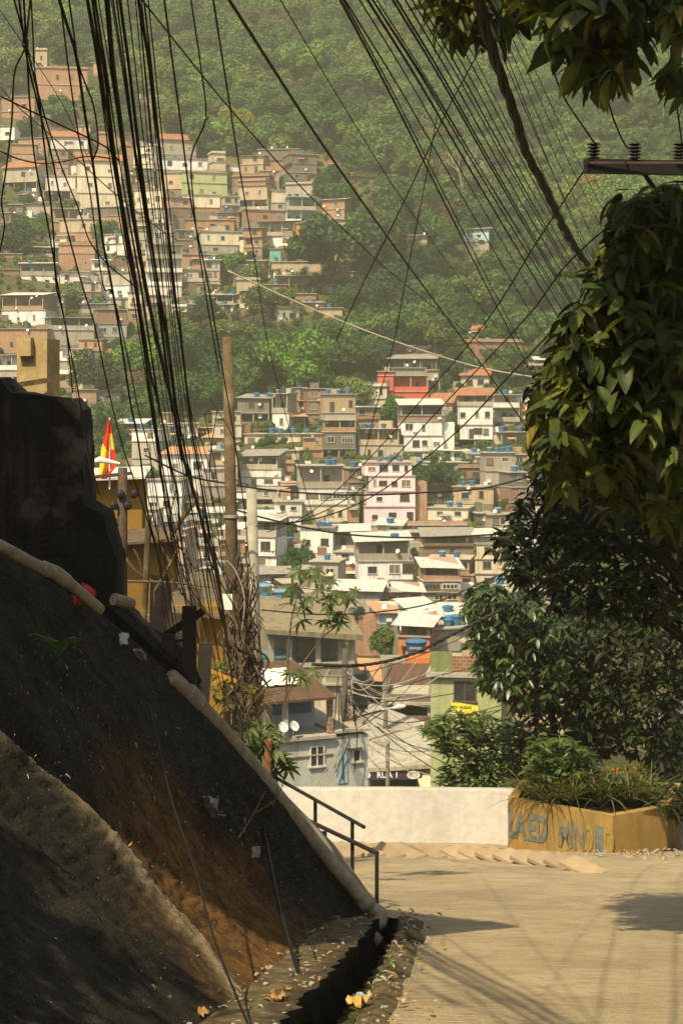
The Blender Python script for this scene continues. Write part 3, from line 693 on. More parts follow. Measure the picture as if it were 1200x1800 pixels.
m = MB(); m.box(-24*q, -6*q, -.165, -.145, 68*q, 80*q); m.box(14*q, 23*q, -.165, -.145, 66*q, 78*q); m.build('white_patch', WHB, bn)
text_mesh('lettering', 'TEM VAGAS', .26, INK, bn, (-9*q, -.15, 85*q))
wt = MB(); wt.lathe([(1.0, 0), (1.05, .9), (1.25, .95), (1.25, 1.1), (.3, 1.2)], (0, 0, 0), 18)
e = empty('water_tank', P(842, 1160, D)+Vector((0, 1.5, 0)), 'broad tan water tank on the light green corner house', 'water tank', 'water tanks on the roofs'); wt.build('tank_body', WALL['tn'], e)
m = MB(); m.hexa([(-1.6, -1, 0), (2.2, -1, .05), (2.4, 2, .5), (-1.4, 2, .45), (-1.6, -1, .05), (2.2, -1, .1), (2.4, 2, .55), (-1.4, 2, .5)])
o = m.build('solar_panel', plain('panel_blue', (.05, .11, .22), .4), None, P(850, 1140, D+3)); tag(o, 'blue panel lying behind the tan tank of the green house', 'panel')

# --- bar with the purple sign
D = 112; bar = empty('bar_building', P(705, 1411, D), 'one-storey bar with a dirty white sheet roof and purple sign', 'bar', 'houses of the lower street', rad(2)); q = D/F
m = MB(); m.box(-75*q, 75*q, 2.6, 9, -2, 62*q); m.build('wall', WALL['dg'], bar)
m = MB(); a = [(-78*q, -.6, 63*q), (84*q, -.6, 72*q), (50*q, 9, 100*q), (-45*q, 9, 135*q)]
DIRTY = plaster('dirty_roof_concrete', (.40, .38, .32), .75, (.12, .11, .08))
m.hexa([Vector(p)-Vector((0, 0, .25)) for p in a]+[Vector(p) for p in a]); m.build('roof', DIRTY, bar)
PUR = plain('sign_purple', (.055, .03, .065), .6, .15)
m = MB(); m.box(-78*q, 34*q, -.55, -.35, 44*q, 63*q-.3); sg = m.build('sign', PUR, bar)
WHT = plain('letter_white', (.75, .72, .66), .6, 0)
text_mesh('lettering', 'RUA 1', .52, WHT, sg, (-25*q, -.56, 47.5*q), bold=.01)
text_mesh('lettering', 'TODO MUNDO', .30, plain('letter_brown', (.20, .10, .03), .7), sg, (-12*q, -.56, 58.5*q))
for x in (-66*q, 20*q):
    m = MB(); m.lathe([(.42, 0), (.42, .03), (.34, .03), (.34, 0)], (0, 0, 0), 20, 0, Matrix.Rotation(rad(90), 3, 'X') @ Matrix.Diagonal((1, .62, 1)))
    m.build('emblem', WHT, sg, (x, -.57, 52*q)); text_mesh('lettering', '66', .34, WHT, sg, (x, -.57, 49.2*q))
for x in (-70, -25, 30, 70):
    m = MB(); m.box(x*q-.12, x*q+.12, -.2, .05, -2, 44*q); m.build('column', CONC, bar)
m = MB(); m.hexa([(34*q, -1.9, 22*q), (128*q, -1.9, 26*q), (128*q, .2, 56*q), (24*q, .2, 56*q), (34*q, -1.9, 24*q), (128*q, -1.9, 28*q), (128*q, .2, 58*q), (24*q, .2, 58*q)])
m.build('awning', ROOF['y'], bar)
m = MB(); m.box(36*q, 125*q, .35, 6, -2, 54*q); m.build('side_wall', WALL['cr'], bar)

# --- bluish white house beyond the handrail: long wall turned to the right
D = 84; bh = empty('house', P(488, 1388, D), 'bluish white house with a tiled veranda on top', 'house', 'houses of the lower street', rad(24)); q = D/F
Wd = 4.9; zt1 = 84*q
m = MB(); m.box(0, Wd, 0, 7, -5, zt1); m.box(-1.2, 0, .25, 7, -5, zt1*.62, 1); m.build('wall', [WALL['bw'], WALL['cr']], bh)
m = MB(); m.box(-1.4, Wd*.62, -.25, 7.2, zt1, zt1+.16); m.build('floor_slab', CONC, bh)
m = MB(); m.box(-.02, Wd*.6, -.08, 0, zt1*.64, zt1*.67); m.build('ledge', CONC, bh)
winpart(bh, 2.1, 0, 1.0, .8, 1.0, rs, 0, ALU, DARKG); winpart(bh, 4.25, 0, 1.05, .45, .6, rs, 1, ALU, DARKG)
m = MB(); m.box(3.2, 3.75, -.05, .03, 0, 1.95); m.build('door', WALL['bl'], bh)
m = MB(); m.box(3.7, 4.5, -.3, -.02, 1.75, 1.8); m.tube([(3.7, -.3, 1.8), (3.7, -.05, 2.4), (4.4, -.05, 2.4), (4.5, -.3, 1.8)], .03, 5); m.build('wall_bracket', STEEL, bh)
m = MB(); m.box(-1.0, 2.9, 2.2, 7, zt1+.16, zt1+2.2); m.box(-1.0, .1, .0, 2.2, zt1+.16, zt1+.55); m.build('upper_wall', WALL['bw'], bh)
for x, mm in ((-.7, WALL['bw']), (.45, WALL['bw']), (2.85, WALL['bb'])):
    m = MB(); m.box(x-.12, x+.12, 0, .25, zt1+.16, zt1+2.1); m.build('column', mm, bh)
m = MB(); m.box(-.45, .25, 2.1, 2.2, zt1+.2, zt1+2.0); m.build('door', WALL['or'], bh)
m = MB(); m.box(.6, 2.7, 2.1, 2.18, zt1+.9, zt1+1.9); m.build('shutter', plain('faded_blue', (.12, .16, .24), .7), bh)
m = MB(); m.prism([(-1.3, -.4, zt1+1.95), (-1.3, 5.2, zt1+3.0), (-1.3, 5.2, zt1+3.12), (-1.3, -.4, zt1+2.07)], (4.3, 0, 0)); m.build('roof', ROOF['k'], bh)
m = MB(); m.box(3.05, Wd+.1, -.15, 7.1, zt1+.18, zt1+.30); m.build('terrace_slab', CONC, bh)
for x, y in ((.15, -.3), (.75, -.25)): dish_on(bh, x, y, zt1+.75, .27, rs)
TARP = plain('tarp_white', (.68, .64, .55), .7, .2, 6, .4)
for (x0, x1, px, lab) in ((-1.5, -.75, 0, 'small white tarpaulin on the brown tiled roof of the bluish house'), (-.2, 2.0, 0, 'broad creased white tarpaulin on the brown tiled roof of the bluish house')):
    n_ = 10; V = []; Fq = []
    for j in range(n_+1):
        for i in range(n_+1):
            x = x0+(x1-x0)*i/n_; y = 1.4+2.4*j/n_; V.append((x, y, zt1+2.12+(y+.4)*1.05/5.6+.08+.07*noise.noise((x*3, y*3, 1))))
    m = MB(); m.add(V, [(j*(n_+1)+i, j*(n_+1)+i+1, (j+1)*(n_+1)+i+1, (j+1)*(n_+1)+i) for j in range(n_) for i in range(n_)])
    o = m.build('tarpaulin', TARP, None, bh.location, True); o.rotation_euler = bh.rotation_euler
    sd = o.modifiers.new('thick', 'SOLIDIFY'); sd.thickness = .02; tag(o, lab, 'tarpaulin')

# --- unfinished concrete frame building
D = 135; cf = empty('house', P(560, 1250, D), 'unfinished concrete frame house with a mouldy slab roof', 'house', 'houses of the lower street', rad(14)); q = D/F
m = MB(); m.hexa([(-100*q, -1, 142*q), (76*q, -1, 124*q), (100*q, 12, 164*q), (-70*q, 12, 176*q), (-100*q, -1, 150*q), (76*q, -1, 134*q), (100*q, 12, 172*q), (-70*q, 12, 184*q)])
m.build('roof_slab', plaster('mouldy_concrete', (.25, .215, .14), .7, (.07, .06, .035)), cf)
m = MB(); m.box(-85*q, 62*q, 3.5, 11, -6, 140*q); m.build('back_wall', WALL['cc'], cf)
m = MB(); m.box(-85*q, 62*q, 0, 3.5, -6, 80*q); m.build('wall', WALL['cc'], cf)
m = MB(); m.box(-86*q, 64*q, -.12, .0, 78*q, 86*q); m.build('floor_slab', CONC, cf)
for x in (-84, -52, 0, 40, 62):
    m = MB(); m.box(x*q-.2, x*q+.2, .05, .4, 86*q, 128*q); m.build('column', CONC, cf)
m = MB(); m.box(5*q, 40*q, 3.2, 3.4, 118*q, 128*q); m.build('shutter', WALL['or'], cf)
m = MB(); m.lathe([(1.5, 0), (1.6, 1.0), (1.7, 1.05), (1.7, 1.2), (.3, 1.6)], (0, 0, 0), 20)
e = empty('water_tank', P(487, 1178, D)+Vector((0, .9, 0)), 'large teal water tank standing inside the concrete frame house', 'water tank', 'water tanks on the roofs'); m.build('tank_body', plain('teal_plastic', (.10, .19, .20), .5), e)
for px, py, r, lab in ((466, 1070, .62, 'tall blue water barrel at the edge of the mouldy slab'), (494, 1057, .62, 'blue water tank behind the sapling on the mouldy slab'), (519, 1056, .6, 'second blue water tank behind the sapling on the mouldy slab')):
    e = empty('water_tank', P(px, py, 145), lab, 'water tank', 'water tanks on the roofs'); hh = 1.9 if px == 466 else .8
    m = MB(); m.lathe([(r*.75, -.2), (r*.9, hh*.8), (r*1.0, hh)], (0, 0, 0), 16); m.build('tank_body', TANKB, e)
    m = MB(); m.lathe([(r*1.08, hh+.003), (r*1.08, hh+.1), (.1, hh+.25)], (0, 0, 0), 16); m.build('lid', TANKL, e)

# --- dark market shed, orange tank box etc
T[:] = [560, 1120, .2]
house('dark market shed with a stained concrete rail', 590, 985, 905, 'dg150:b dg190:obb', 'n', D=125, yaw=-4, dep=7)
house('dark shop with a patched sheet roof above the market shed', 640, 985, 560, 'dg130:b', 'k', D=140, yaw=-5)
house('narrow brown house front at the end of the alley', 425, 590, 860, 'dg190:d.5 bb250:w.4 br60:b', 's', D=150, yaw=3, dep=6)
house('dark alley wall of bare concrete next to the frame house', 255, 430, 880, 'dg300:w.6 dg200:b', 'n', D=142, yaw=0, dep=5)
house('concrete block wall tower under the frame house', 60, 260, 700, 'cc300:b', 'n', D=128, yaw=-3, dep=3)
D = 150
e = empty('water_tank', P(731, 1147, D), 'big blue lettered water tank on an orange crate base', 'water tank', 'water tanks on the roofs')
m = MB(); m.lathe([(.78, 0), (.85, .5), (.93, .85), (.95, .85), (.95, .93)], (0, 0, 0), 20); tb = m.build('tank_body', plain('tank_deep_blue', (.03, .085, .19), .5), e)
m = MB(); m.lathe([(1.02, .932), (1.02, 1.02), (.8, 1.12), (.2, 1.2)], (0, 0, 0), 20); m.build('lid', TANKB, e)
text_mesh('lettering', 'FORTLEV', .26, WHT, tb, (-.08, -.90, .42))
m = MB(); m.box(-1.1, 1.1, -.8, .8, -1.1, -.02); m.box(-.9, .95, -1.2, -.81, -1.1, -.25)
tag(m.build('tank_base', WALL['or'], None, P(735, 1147, D)), 'orange brick box under the big lettered tank', 'tank base')
m = MB(); m.box(-3, 6, -1.5, 6, -6, 0); tag(m.build('flat_roof_house', WALL['cc'], None, P(731, 1147, D)+Vector((0, 0, -1.1))), 'grey flat house carrying the orange tank box', 'house')

# --- street poles, lamp
def pole(name, px, pt, pb, D, r0, r1, mat, label, lean=0, cat='pole', group=None):
    a = P(px, pb, D); b = P(px+lean, pt, D); e = empty(name, a, label, cat, group)
    m = MB(); m.tube([(0, 0, 0), (b-a)*.5, b-a], [r0, (r0+r1)/2, r1], 12); m.build('post', mat, e, smooth=True); return e, b-a
WOODP = leafmat('weathered_wood', (.115, .085, .048), .5, 0, 0, .9, .1, (.22, .17, .10), 3)
POLEC = plain('pole_concrete', (.30, .28, .22), .9, .3, 4)
pole('concrete_pole', 681, 1302, 1460, 98, .125, .115, plain('pole_dull', (.20, .18, .13), .9), 'short thick concrete pole in front of the purple bar sign', 0)
lp = empty('street_lamp', P(617, 1420, 90), 'grey street lamp arm arching over the alley', 'street lamp')
m = MB(); q = 90/F; m.tube([(0, 0, -1), (0, 0, 60*q), (2*q, 0, 128*q)], [.1, .09, .06], 8); m.build('post', STEEL, lp)
m = MB(); m.tube(smoothpts([(2*q, 0, 126*q), (18*q, -.1, 148*q), (44*q, -.2, 170*q), (74*q, -.3, 178*q)], 4), .05, 6); m.build('arm', plain('lamp_grey', (.42, .40, .35), .5), lp)
m = MB(); m.tube([(72*q, -.3, 177*q), (84*q, -.35, 180*q), (95*q, -.4, 181*q)], [.07, .16, .06], 8); m.build('lamp_head', plain('lamp_pale', (.55, .53, .46), .5), lp)
tp, v = pole('utility_pole', 603, 1140, 1400, 88, .17, .15, plain('pole_dark_wood', (.08, .07, .055), .95), 'dark utility pole tangled with wires by the bluish house', 4)
m = MB(); m.beam((-.1, -.25, 3.9), (2.0, -.3, 4.5), .1, .1); m.build('cross_arm', BARK, tp)
pole('utility_pole', 676, 1160, 1420, 118, .16, .15, plain('pole_dull2', (.13, .11, .08), .95), 'thin grey wire pole in front of the market shed', 2)
# near wooden poles
up, v = pole('wooden_pole', 414, 592, 1300, 30, .125, .09, WOODP, 'tall weathered wooden pole with peeling pale edge', -14)
for z in (2.4, 3.9):
    m = MB(); m.lathe([(.13, 0), (.13, .05)], (v.x*z/v.z, 0, z), 12); m.build('metal_band', STEEL, up)
pole('wooden_pole', 452, 858, 1300, 33, .12, .10, POLEC, 'shorter pale grey pole behind the vine-wrapped one', -10)

# --- ochre building and flag, dark pole
D = 52; oh = empty('house', P(236, 1260, D), 'ochre yellow house in the shadow below the flag', 'house', 'houses of the lower street', rad(2)); q = D/F
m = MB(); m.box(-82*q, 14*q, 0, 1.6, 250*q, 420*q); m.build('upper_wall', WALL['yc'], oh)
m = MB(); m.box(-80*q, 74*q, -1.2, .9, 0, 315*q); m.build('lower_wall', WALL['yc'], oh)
m = MB(); m.hexa([(-60*q, -1.9, 308*q), (90*q, -1.9, 318*q), (85*q, .1, 330*q), (-60*q, .1, 325*q), (-60*q, -1.9, 312*q), (90*q, -1.9, 322*q), (85*q, .1, 334*q), (-60*q, .1, 329*q)]); m.build('lean_to_roof', plain('dark_sheet', (.10, .075, .045), .8), oh)
m = MB(); m.hexa([(-90*q, -.6, 416*q), (22*q, -.6, 420*q), (22*q, 2.3, 432*q), (-90*q, 2.3, 428*q), (-90*q, -.6, 420*q), (22*q, -.6, 424*q), (22*q, 2.3, 436*q), (-90*q, 2.3, 432*q)]); m.build('roof', ROOF['c'], oh)
D = 40; q = D/F
oh2 = empty('house', P(370, 1290, D), 'lower orange house partly hidden by vines', 'house', 'houses of the lower street', rad(-6))
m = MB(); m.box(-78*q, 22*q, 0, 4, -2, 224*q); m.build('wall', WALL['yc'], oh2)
m = MB(); m.hexa([(-90*q, -.5, 218*q), (30*q, -.5, 206*q), (30*q, 4, 240*q), (-90*q, 4, 250*q), (-90*q, -.5, 222*q), (30*q, -.5, 210*q), (30*q, 4, 244*q), (-90*q, 4, 254*q)]); m.build('roof', plain('dark_sheet2', (.12, .09, .05), .85), oh2)
m = MB(); m.box(-150*q, -70*q, -.3, -.1, -2, 210*q); m.build('board_fence', plain('reddish_board', (.22, .11, .05), .9, .3), oh2)
m = MB(); m.box(-110*q, -40*q, -.6, -.4, -2, 170*q); m.build('tin_panel', plain('brown_tin', (.13, .09, .05), .8, .4), oh2)
for x0, x1, y0, y1, d, cm, lab in ((262, 300, 1010, 1120, 30, (.07, .055, .04), 'dark rusty tin sheet leaning by the wooden stake'), (292, 330, 1075, 1190, 28, (.05, .04, .03), 'blackened tin sheet behind the dark fence post'), (330, 352, 1030, 1120, 31, (.10, .075, .05), 'narrow brown tin sheet among the hanging wires'), (228, 262, 1085, 1150, 29, (.12, .065, .035), 'reddish brown board behind the retaining wall')):
    m = MB(); m.hexa([P(x0, y1, d), P(x1, y1, d), P(x1, y1, d+.1), P(x0, y1, d+.1), P(x0+3, y0, d), P(x1+2, y0+6, d), P(x1+2, y0+6, d+.1), P(x0+3, y0, d+.1)]); tag(m.build('tin_sheet', plain('tin_%d' % x0, cm, .85, .5, 6)), lab, 'sheet')
D = 48; fp = empty('flag', P(193, 860, D), 'yellow and red flag hanging from a thin white mast', 'flag'); q = D/F
m = MB(); m.tube([(0, 0, 0), (0, 0, 126*q)], .022, 6); m.build('mast', DISHM, fp)
V = []; Fq = []; MI = []; nu, nv = 14, 22
prof = [(0, -3, 1), (.25, -9, 4), (.5, -15, 9), (.75, -18, 14), (.9, -17, 8), (1, -16, 2)]
for j in range(nv+1):
    tt = j/nv; xl = np.interp(tt, [a[0] for a in prof], [a[1] for a in prof])*1.0; xr = np.interp(tt, [0, .3, .6, .8, .81, 1], [1, 6, 11, 12, 11, -4])
    for i in range(nu+1):
        s_ = i/nu; x = (xl+(xr-xl)*s_)*q; V.append((x, -.05+.10*math.sin(s_*9+tt*3)*(.3+tt), (122-104*tt)*q))
for j in range(nv):
    for i in range(nu):
        Fq.append((j*(nu+1)+i, j*(nu+1)+i+1, (j+1)*(nu+1)+i+1, (j+1)*(nu+1)+i)); s_ = i/nu; tt = j/nv
        MI.append(0 if ((s_ < .52 and tt > .38-.0*s_+ .25*(s_)) or (s_ > .55 and .22 < tt < .5)) else 1)
o = npmesh('cloth', V, Fq, [plain('flag_yellow', (.75, .50, .03), .7, .1), plain('flag_red', (.62, .035, .02), .7, .1)], fp, True, MI)
dp, v = pole('street_pole', 214, 822, 1100, 40, .14, .11, RUST, 'dark street pole with wire clutter in front of the ochre house', 2)
q = 40/F
m = MB(); m.beam((-45*q, -.1, 262*q), (18*q, 0, 268*q), .08, .08); m.build('bracket', RUST, dp)
m = MB(); m.beam((0, -.05, 195*q), (-30*q, -.1, 150*q), .09, .09); m.build('stay', RUST, dp)
for k in range(4):
    m = MB(); m.lathe([(.05, 0), (.1, .05), (.1, .12), (.04, .2)], ((-12+12*k)*q, -.15, (205+20*(k % 2))*q), 8); m.build('insulator', BLACKR, dp)
m = MB(); pp = [P(160, 813, 44), P(175, 808, 44), P(211, 815, 44)]
m.tube(pp, [.04, .085, .03], 8); tag(m.build('street_lamp', DISHM), 'white lamp head on an arm beside the flag', 'street lamp')
# ------------------------------------------------------------- near ground: road, gutter, bank
def fbm(x, y, z=0, o=4):
    s = 0; a = 1
    for _ in range(o):
        s += a*noise.noise((x, y, z)); x *= 2.1; y *= 2.1; a *= .5
    return s
def gl(y): return float(np.interp(y, [-5, 4, 13.1, 16.5, 19.3, 21, 22.5], [-2.2, -1.55, -.46, -.05, .27, .42, .5]))   # gutter left edge
def gr(y): return float(np.interp(y, [-5, 4, 13.1, 16.5, 19.3, 21, 22.5], [-1.5, -.95, .10, .38, .60, .72, .6]))   # gutter right edge
def road():
    ys = np.concatenate([np.arange(-6, 10, 1), np.arange(10, 42.3, .3)]); V = []; nx = 46
    for y in ys:
        xl = gr(y) if y < 21.6 else (gr(21.6)-(y-21.6)*1.3 if y < 25 else -5.2-.1*(y-25))
        for i in range(nx+1):
            x = xl+(14-xl)*(i/nx)**1.5
            z = road_z(y)+.03*fbm(x*.5, y*.5, 2)+(.02*fbm(x*3, y*3, 5) if y > 9 else 0)
            V.append((x, y, z))
    Fc = [(j*(nx+1)+i, j*(nx+1)+i+1, (j+1)*(nx+1)+i+1, (j+1)*(nx+1)+i) for j in range(len(ys)-1) for i in range(nx)]
    m, nt, b, o = nodes('worn_concrete_road')
    v = objco(nt); f = noi(nt, v, .8, 7, .65); g = noi(nt, objco(nt, (1.2, 9, 1)), 2.2, 5, .7); fine = noi(nt, v, 26, 4, .7)
    c = mixc(nt, ramp(nt, f, [(.34, 0), (.66, 1)]), (.45, .355, .205), (.62, .51, .31))
    c = mixc(nt, ramp(nt, g, [(.40, 0), (.66, .5)]), c, (.24, .18, .11))
    c = mixc(nt, ramp(nt, fine, [(.58, 0), (.72, .55)]), c, (.20, .15, .095))
    big = noi(nt, v, .25, 4); c = mixc(nt, ramp(nt, big, [(.5, 0), (.62, .35)]), c, (.24, .20, .14))
    vo = N(nt, 'ShaderNodeTexVoronoi', Scale=.55, feature='DISTANCE_TO_EDGE'); wv = N(nt, 'ShaderNodeVectorMath', operation='ADD'); nz = N(nt, 'ShaderNodeTexNoise', Scale=1.5, Detail=5.0); nt.links.new(v, nz.inputs['Vector']); nt.links.new(v, wv.inputs[0]); nt.links.new(nz.outputs['Color'], wv.inputs[1]); nt.links.new(wv.outputs[0], vo.inputs['Vector'])
    c = mixc(nt, ramp(nt, vo.outputs['Distance'], [(.003, .22), (.010, 0)]), c, (.10, .075, .045))
    st_ = noi(nt, objco(nt, (.5, 7, 1)), 4.5, 4, .7); c = mixc(nt, ramp(nt, st_, [(.54, 0), (.66, .5)]), c, (.19, .145, .09))
    nt.links.new(c, b.inputs['Base Color']); b.inputs['Roughness'].default_value = .9; b.inputs['Specular IOR Level'].default_value = .2
    h = N(nt, 'ShaderNodeMath', operation='ADD'); nt.links.new(g, h.inputs[0]); nt.links.new(fine, h.inputs[1])
    bump(nt, b, h.outputs[0], 1.0, .06)
    tag(npmesh('road', V, Fc, m, smooth=True), kind='structure')
road()
# gutter trench
def gutter():
    ys = np.arange(-5, 21.5, .16); V = []
    for y in ys:
        l, r = gl(y), gr(y); j = .10*fbm(y*1.5, 1, 1, 3)+.07*fbm(y*4.5, 7, 1, 3); j2 = .06*fbm(y*3, 3, 4, 3); z = road_z(y)
        dd = .55
        prof = [(l-.55, .06), (l-.28, .05+.02*fbm(y*4, 2)), (l+j, .03), (l+j+.02, -dd*.5), (l+.16+j*.5, -dd+.05*fbm(y*3, 8)), ((l+r)/2, -dd-.05+.06*fbm(y*5, 2)), (r-.14, -dd+.06*fbm(y*3, 5)), (r-.05+j2, -.22), (r+j2, .0), (r+.14+j2, .035), (r+.3, -.02)]
        V += [(x, y, z+dz+.012) for x, dz in prof]
    n = 11; Fc = [(j*n+i, j*n+i+1, (j+1)*n+i+1, (j+1)*n+i) for j in range(len(ys)-1) for i in range(n-1)]
    mi = [0 if i in (0, 1, 8, 9) else 1 for j in range(len(ys)-1) for i in range(n-1)]
    dirt = leafmat('gutter_edge_dirt', (.10, .078, .042), .6, 0, 0, .95, .1, (.24, .19, .115), 4)
    wet = plain('shadow_black_wet_sludge', (.006, .005, .004), .9, .5, 6, .7, spec=.03)  # wet sludge, taken to near-black to carry the trench's shadow
    tag(npmesh('gutter', V, Fc, [dirt, wet], None, True, mi), kind='structure')
gutter()
# the steep bank
_T = [0, .2, .45, .6, .75, .88, 1.0]
BASE = [(-2.3, 4), (-1.75, 8), (-1.02, 13), (-.68, 15.4), (-.36, 17.6), (-.02, 19.5), (.24, 21.2)]
CRST = [(-7.5, 9.5, 1.9), (-5.2, 13.4, .3), (-3.4, 17, -1.47), (-2.62, 18.5, -2.31), (-1.755, 19.5, -3.35), (-.82, 20.5, -4.72), (.30, 21.5, -6.40)]
def bank_pt(t, u):
    bx = np.interp(t, _T, [p[0] for p in BASE]); by = np.interp(t, _T, [p[1] for p in BASE]); bz = road_z(by)-.03
    cx, cy, cz = (np.interp(t, _T, [p[i] for p in CRST]) for i in range(3))
    p = Vector((bx+(cx-bx)*u, by+(cy-by)*u, bz+(cz-bz)*u))
    p -= Vector((.79, .02, .61))*(.62*4*u*(1-u)**2*min(1, (1-t)*6))
    return p
def polyd(px, py, pts):
    best = 1e9
    for (ax, ay), (bx, by) in zip(pts[:-1], pts[1:]):
        dx, dy = bx-ax, by-ay; t = max(0, min(1, ((px-ax)*dx+(py-ay)*dy)/(dx*dx+dy*dy))); best = min(best, math.hypot(px-ax-t*dx, py-ay-t*dy))
    return best
def bank_n(px, py):
    s_ = py-px*1.02; a = py+px
    return .10*fbm(s_*.0055, a*.0008, 1, 2)+.040*fbm(s_*.02, a*.0018, 4, 3)+.006*fbm(px*.03, py*.03, 7, 3)
def bank():
    nt_, nu_ = 300, 170; V = []; C = []
    nrm = Vector((.79, .02, .61))
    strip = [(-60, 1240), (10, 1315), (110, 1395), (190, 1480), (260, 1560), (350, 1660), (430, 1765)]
    rid2 = [(130, 1590), (200, 1680), (270, 1790), (300, 1850)]
    for i in range(nt_+1):
        t = i/nt_
        for j in range(nu_+1):
            u = j/nu_; uu = min(1.0, u/.94)
            p = bank_pt(t, uu)
            px, py = pix(*p)
            # bedding runs along the slope (parallel to the crest)
            n = bank_n(px, py)+.012*fbm(t*90, uu*80, 7, 3)
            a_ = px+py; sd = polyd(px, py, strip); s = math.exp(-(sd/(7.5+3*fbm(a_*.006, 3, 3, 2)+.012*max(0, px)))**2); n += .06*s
            sd2 = polyd(px, py, rid2); n += .05*math.exp(-(sd2/12.0)**2)
            n += -.08*math.exp(-(polyd(px, py, [(x+34, y-8) for x, y in strip])/20.0)**2)
            ed = min(1, uu*6)*min(1, (1-uu)*5+.35)*min(1, (1-t)*8+.15)
            p = p+nrm*n*ed*1.4
            if u > .94: p += Vector((-.3, .25, -6.0))*((u-.94)/.06)
            V.append(p)
            rust = max(0, min(1, 1.25-abs((py-1600)-(px-390)*.95)/150+.35*fbm(px*.01, py*.01, 3)))*max(0, min(1, (px-150)/150))
            rust *= .85
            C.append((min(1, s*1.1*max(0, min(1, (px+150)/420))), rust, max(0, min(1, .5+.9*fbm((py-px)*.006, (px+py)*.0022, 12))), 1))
    m_ = nu_+1; Fc = [(i*m_+j, (i+1)*m_+j, (i+1)*m_+j+1, i*m_+j+1) for i in range(nt_) for j in range(nu_)]
    m, nt, b, o = nodes('mossy_bank_rock')
    at = N(nt, 'ShaderNodeVertexColor', layer_name='stain_and_sun'); sp = N(nt, 'ShaderNodeSeparateColor'); nt.links.new(at.outputs['Color'], sp.inputs[0])
    v = objco(nt); f = noi(nt, v, 1.6, 8, .7); g = noi(nt, v, 9, 7, .75); k = noi(nt, objco(nt, (1, 1, 1)), 38, 4, .7)
    c = mixc(nt, ramp(nt, f, [(.35, 0), (.65, 1)]), (.022, .020, .015), (.062, .056, .040))
    c = mixc(nt, ramp(nt, sp.outputs[2], [(.35, 0), (.75, .8)]), c, (.060, .057, .044))
    c = mixc(nt, sp.outputs[1], c, mixc(nt, ramp(nt, g, [(.35, 0), (.65, 1)]), (.22, .10, .022), (.52, .26, .075)))
    c = mixc(nt, sp.outputs[0], c, mixc(nt, ramp(nt, g, [(.35, 0), (.6, 1)]), (.40, .32, .18), (.75, .62, .38)))  # pale strip, brightened so its colour stands in for missing sunlight
    c = mixc(nt, ramp(nt, g, [(.55, 0), (.72, .6)]), c, (.12, .10, .06)); c = mixc(nt, ramp(nt, k, [(.62, 0), (.68, .8)]), c, (.26, .23, .17))
    c = mixc(nt, ramp(nt, k, [(.3, .7), (.42, 0)]), c, (.012, .011, .008))
    nt.links.new(c, b.inputs['Base Color']); b.inputs['Roughness'].default_value = .95; b.inputs['Specular IOR Level'].default_value = .15
    k2 = noi(nt, v, 75, 3, .7); sk = noi(nt, objco(nt, (1.4, 1.6, 1.5)), 2.2, 8, .75); c = mixc(nt, ramp(nt, sk, [(.40, .65), (.55, 0)]), c, (.014, .013, .010)); c = mixc(nt, ramp(nt, k2, [(.60, 0), (.68, .55)]), c, (.20, .18, .13)); nt.links.new(c, b.inputs['Base Color'])
    h = N(nt, 'ShaderNodeMath', operation='ADD'); nt.links.new(g, h.inputs[0]); nt.links.new(k, h.inputs[1]); h2 = N(nt, 'ShaderNodeMath', operation='ADD'); nt.links.new(h.outputs[0], h2.inputs[0]); nt.links.new(k2, h2.inputs[1]); bump(nt, b, h2.outputs[0], 1.0, .09)
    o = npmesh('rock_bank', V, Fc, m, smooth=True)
    ca = o.data.color_attributes.new('stain_and_sun', 'FLOAT_COLOR', 'POINT'); ca.data.foreach_set('color', np.array(C, np.float32).ravel())
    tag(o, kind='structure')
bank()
def on_bank(t, u, off=.06): return bank_pt(t, u)+Vector((.79, .02, .61))*off

# ------------------------------------------------------------- white wall, planter, steps, rail
WHITEW = plaster('whitewash', (.43, .43, .425), .5, (.34, .30, .23))
def walltop(px): return float(np.interp(px, [400, 500, 700, 890, 1000], [1384, 1386, 1386, 1388, 1392]))
def whitewall():
    e = empty('white_wall', P(700, 1480, 39), 'long low curved whitewashed wall at the road bend', 'wall')
    m = MB(); pts = []
    for px in np.linspace(440, 925, 30):
        d = 40.3-.9*math.sin((px-440)/520*math.pi)*1.0-(1.6*max(0, (px-780)/150)**2)
        pts.append(P(px, walltop(px), d)-e.location)
    n = len(pts); V = []; Fq = []
    for i, p in enumerate(pts):
        for (dy, dz) in ((-.75, -2.4), (0, -.03), (.03, 0), (.2, 0), (.22, -.02), (.22, -2.4)): V.append((p.x, p.y+dy, p.z+dz))
    for i in range(n-1):
        for k in range(5): Fq.append((i*6+k, (i+1)*6+k, (i+1)*6+k+1, i*6+k+1))
    m.add(V, Fq); m.build('wall_face', WHITEW, e)
whitewall()
PLY = plaster('planter_ochre', (.31, .205, .065), .75, (.12, .08, .03))
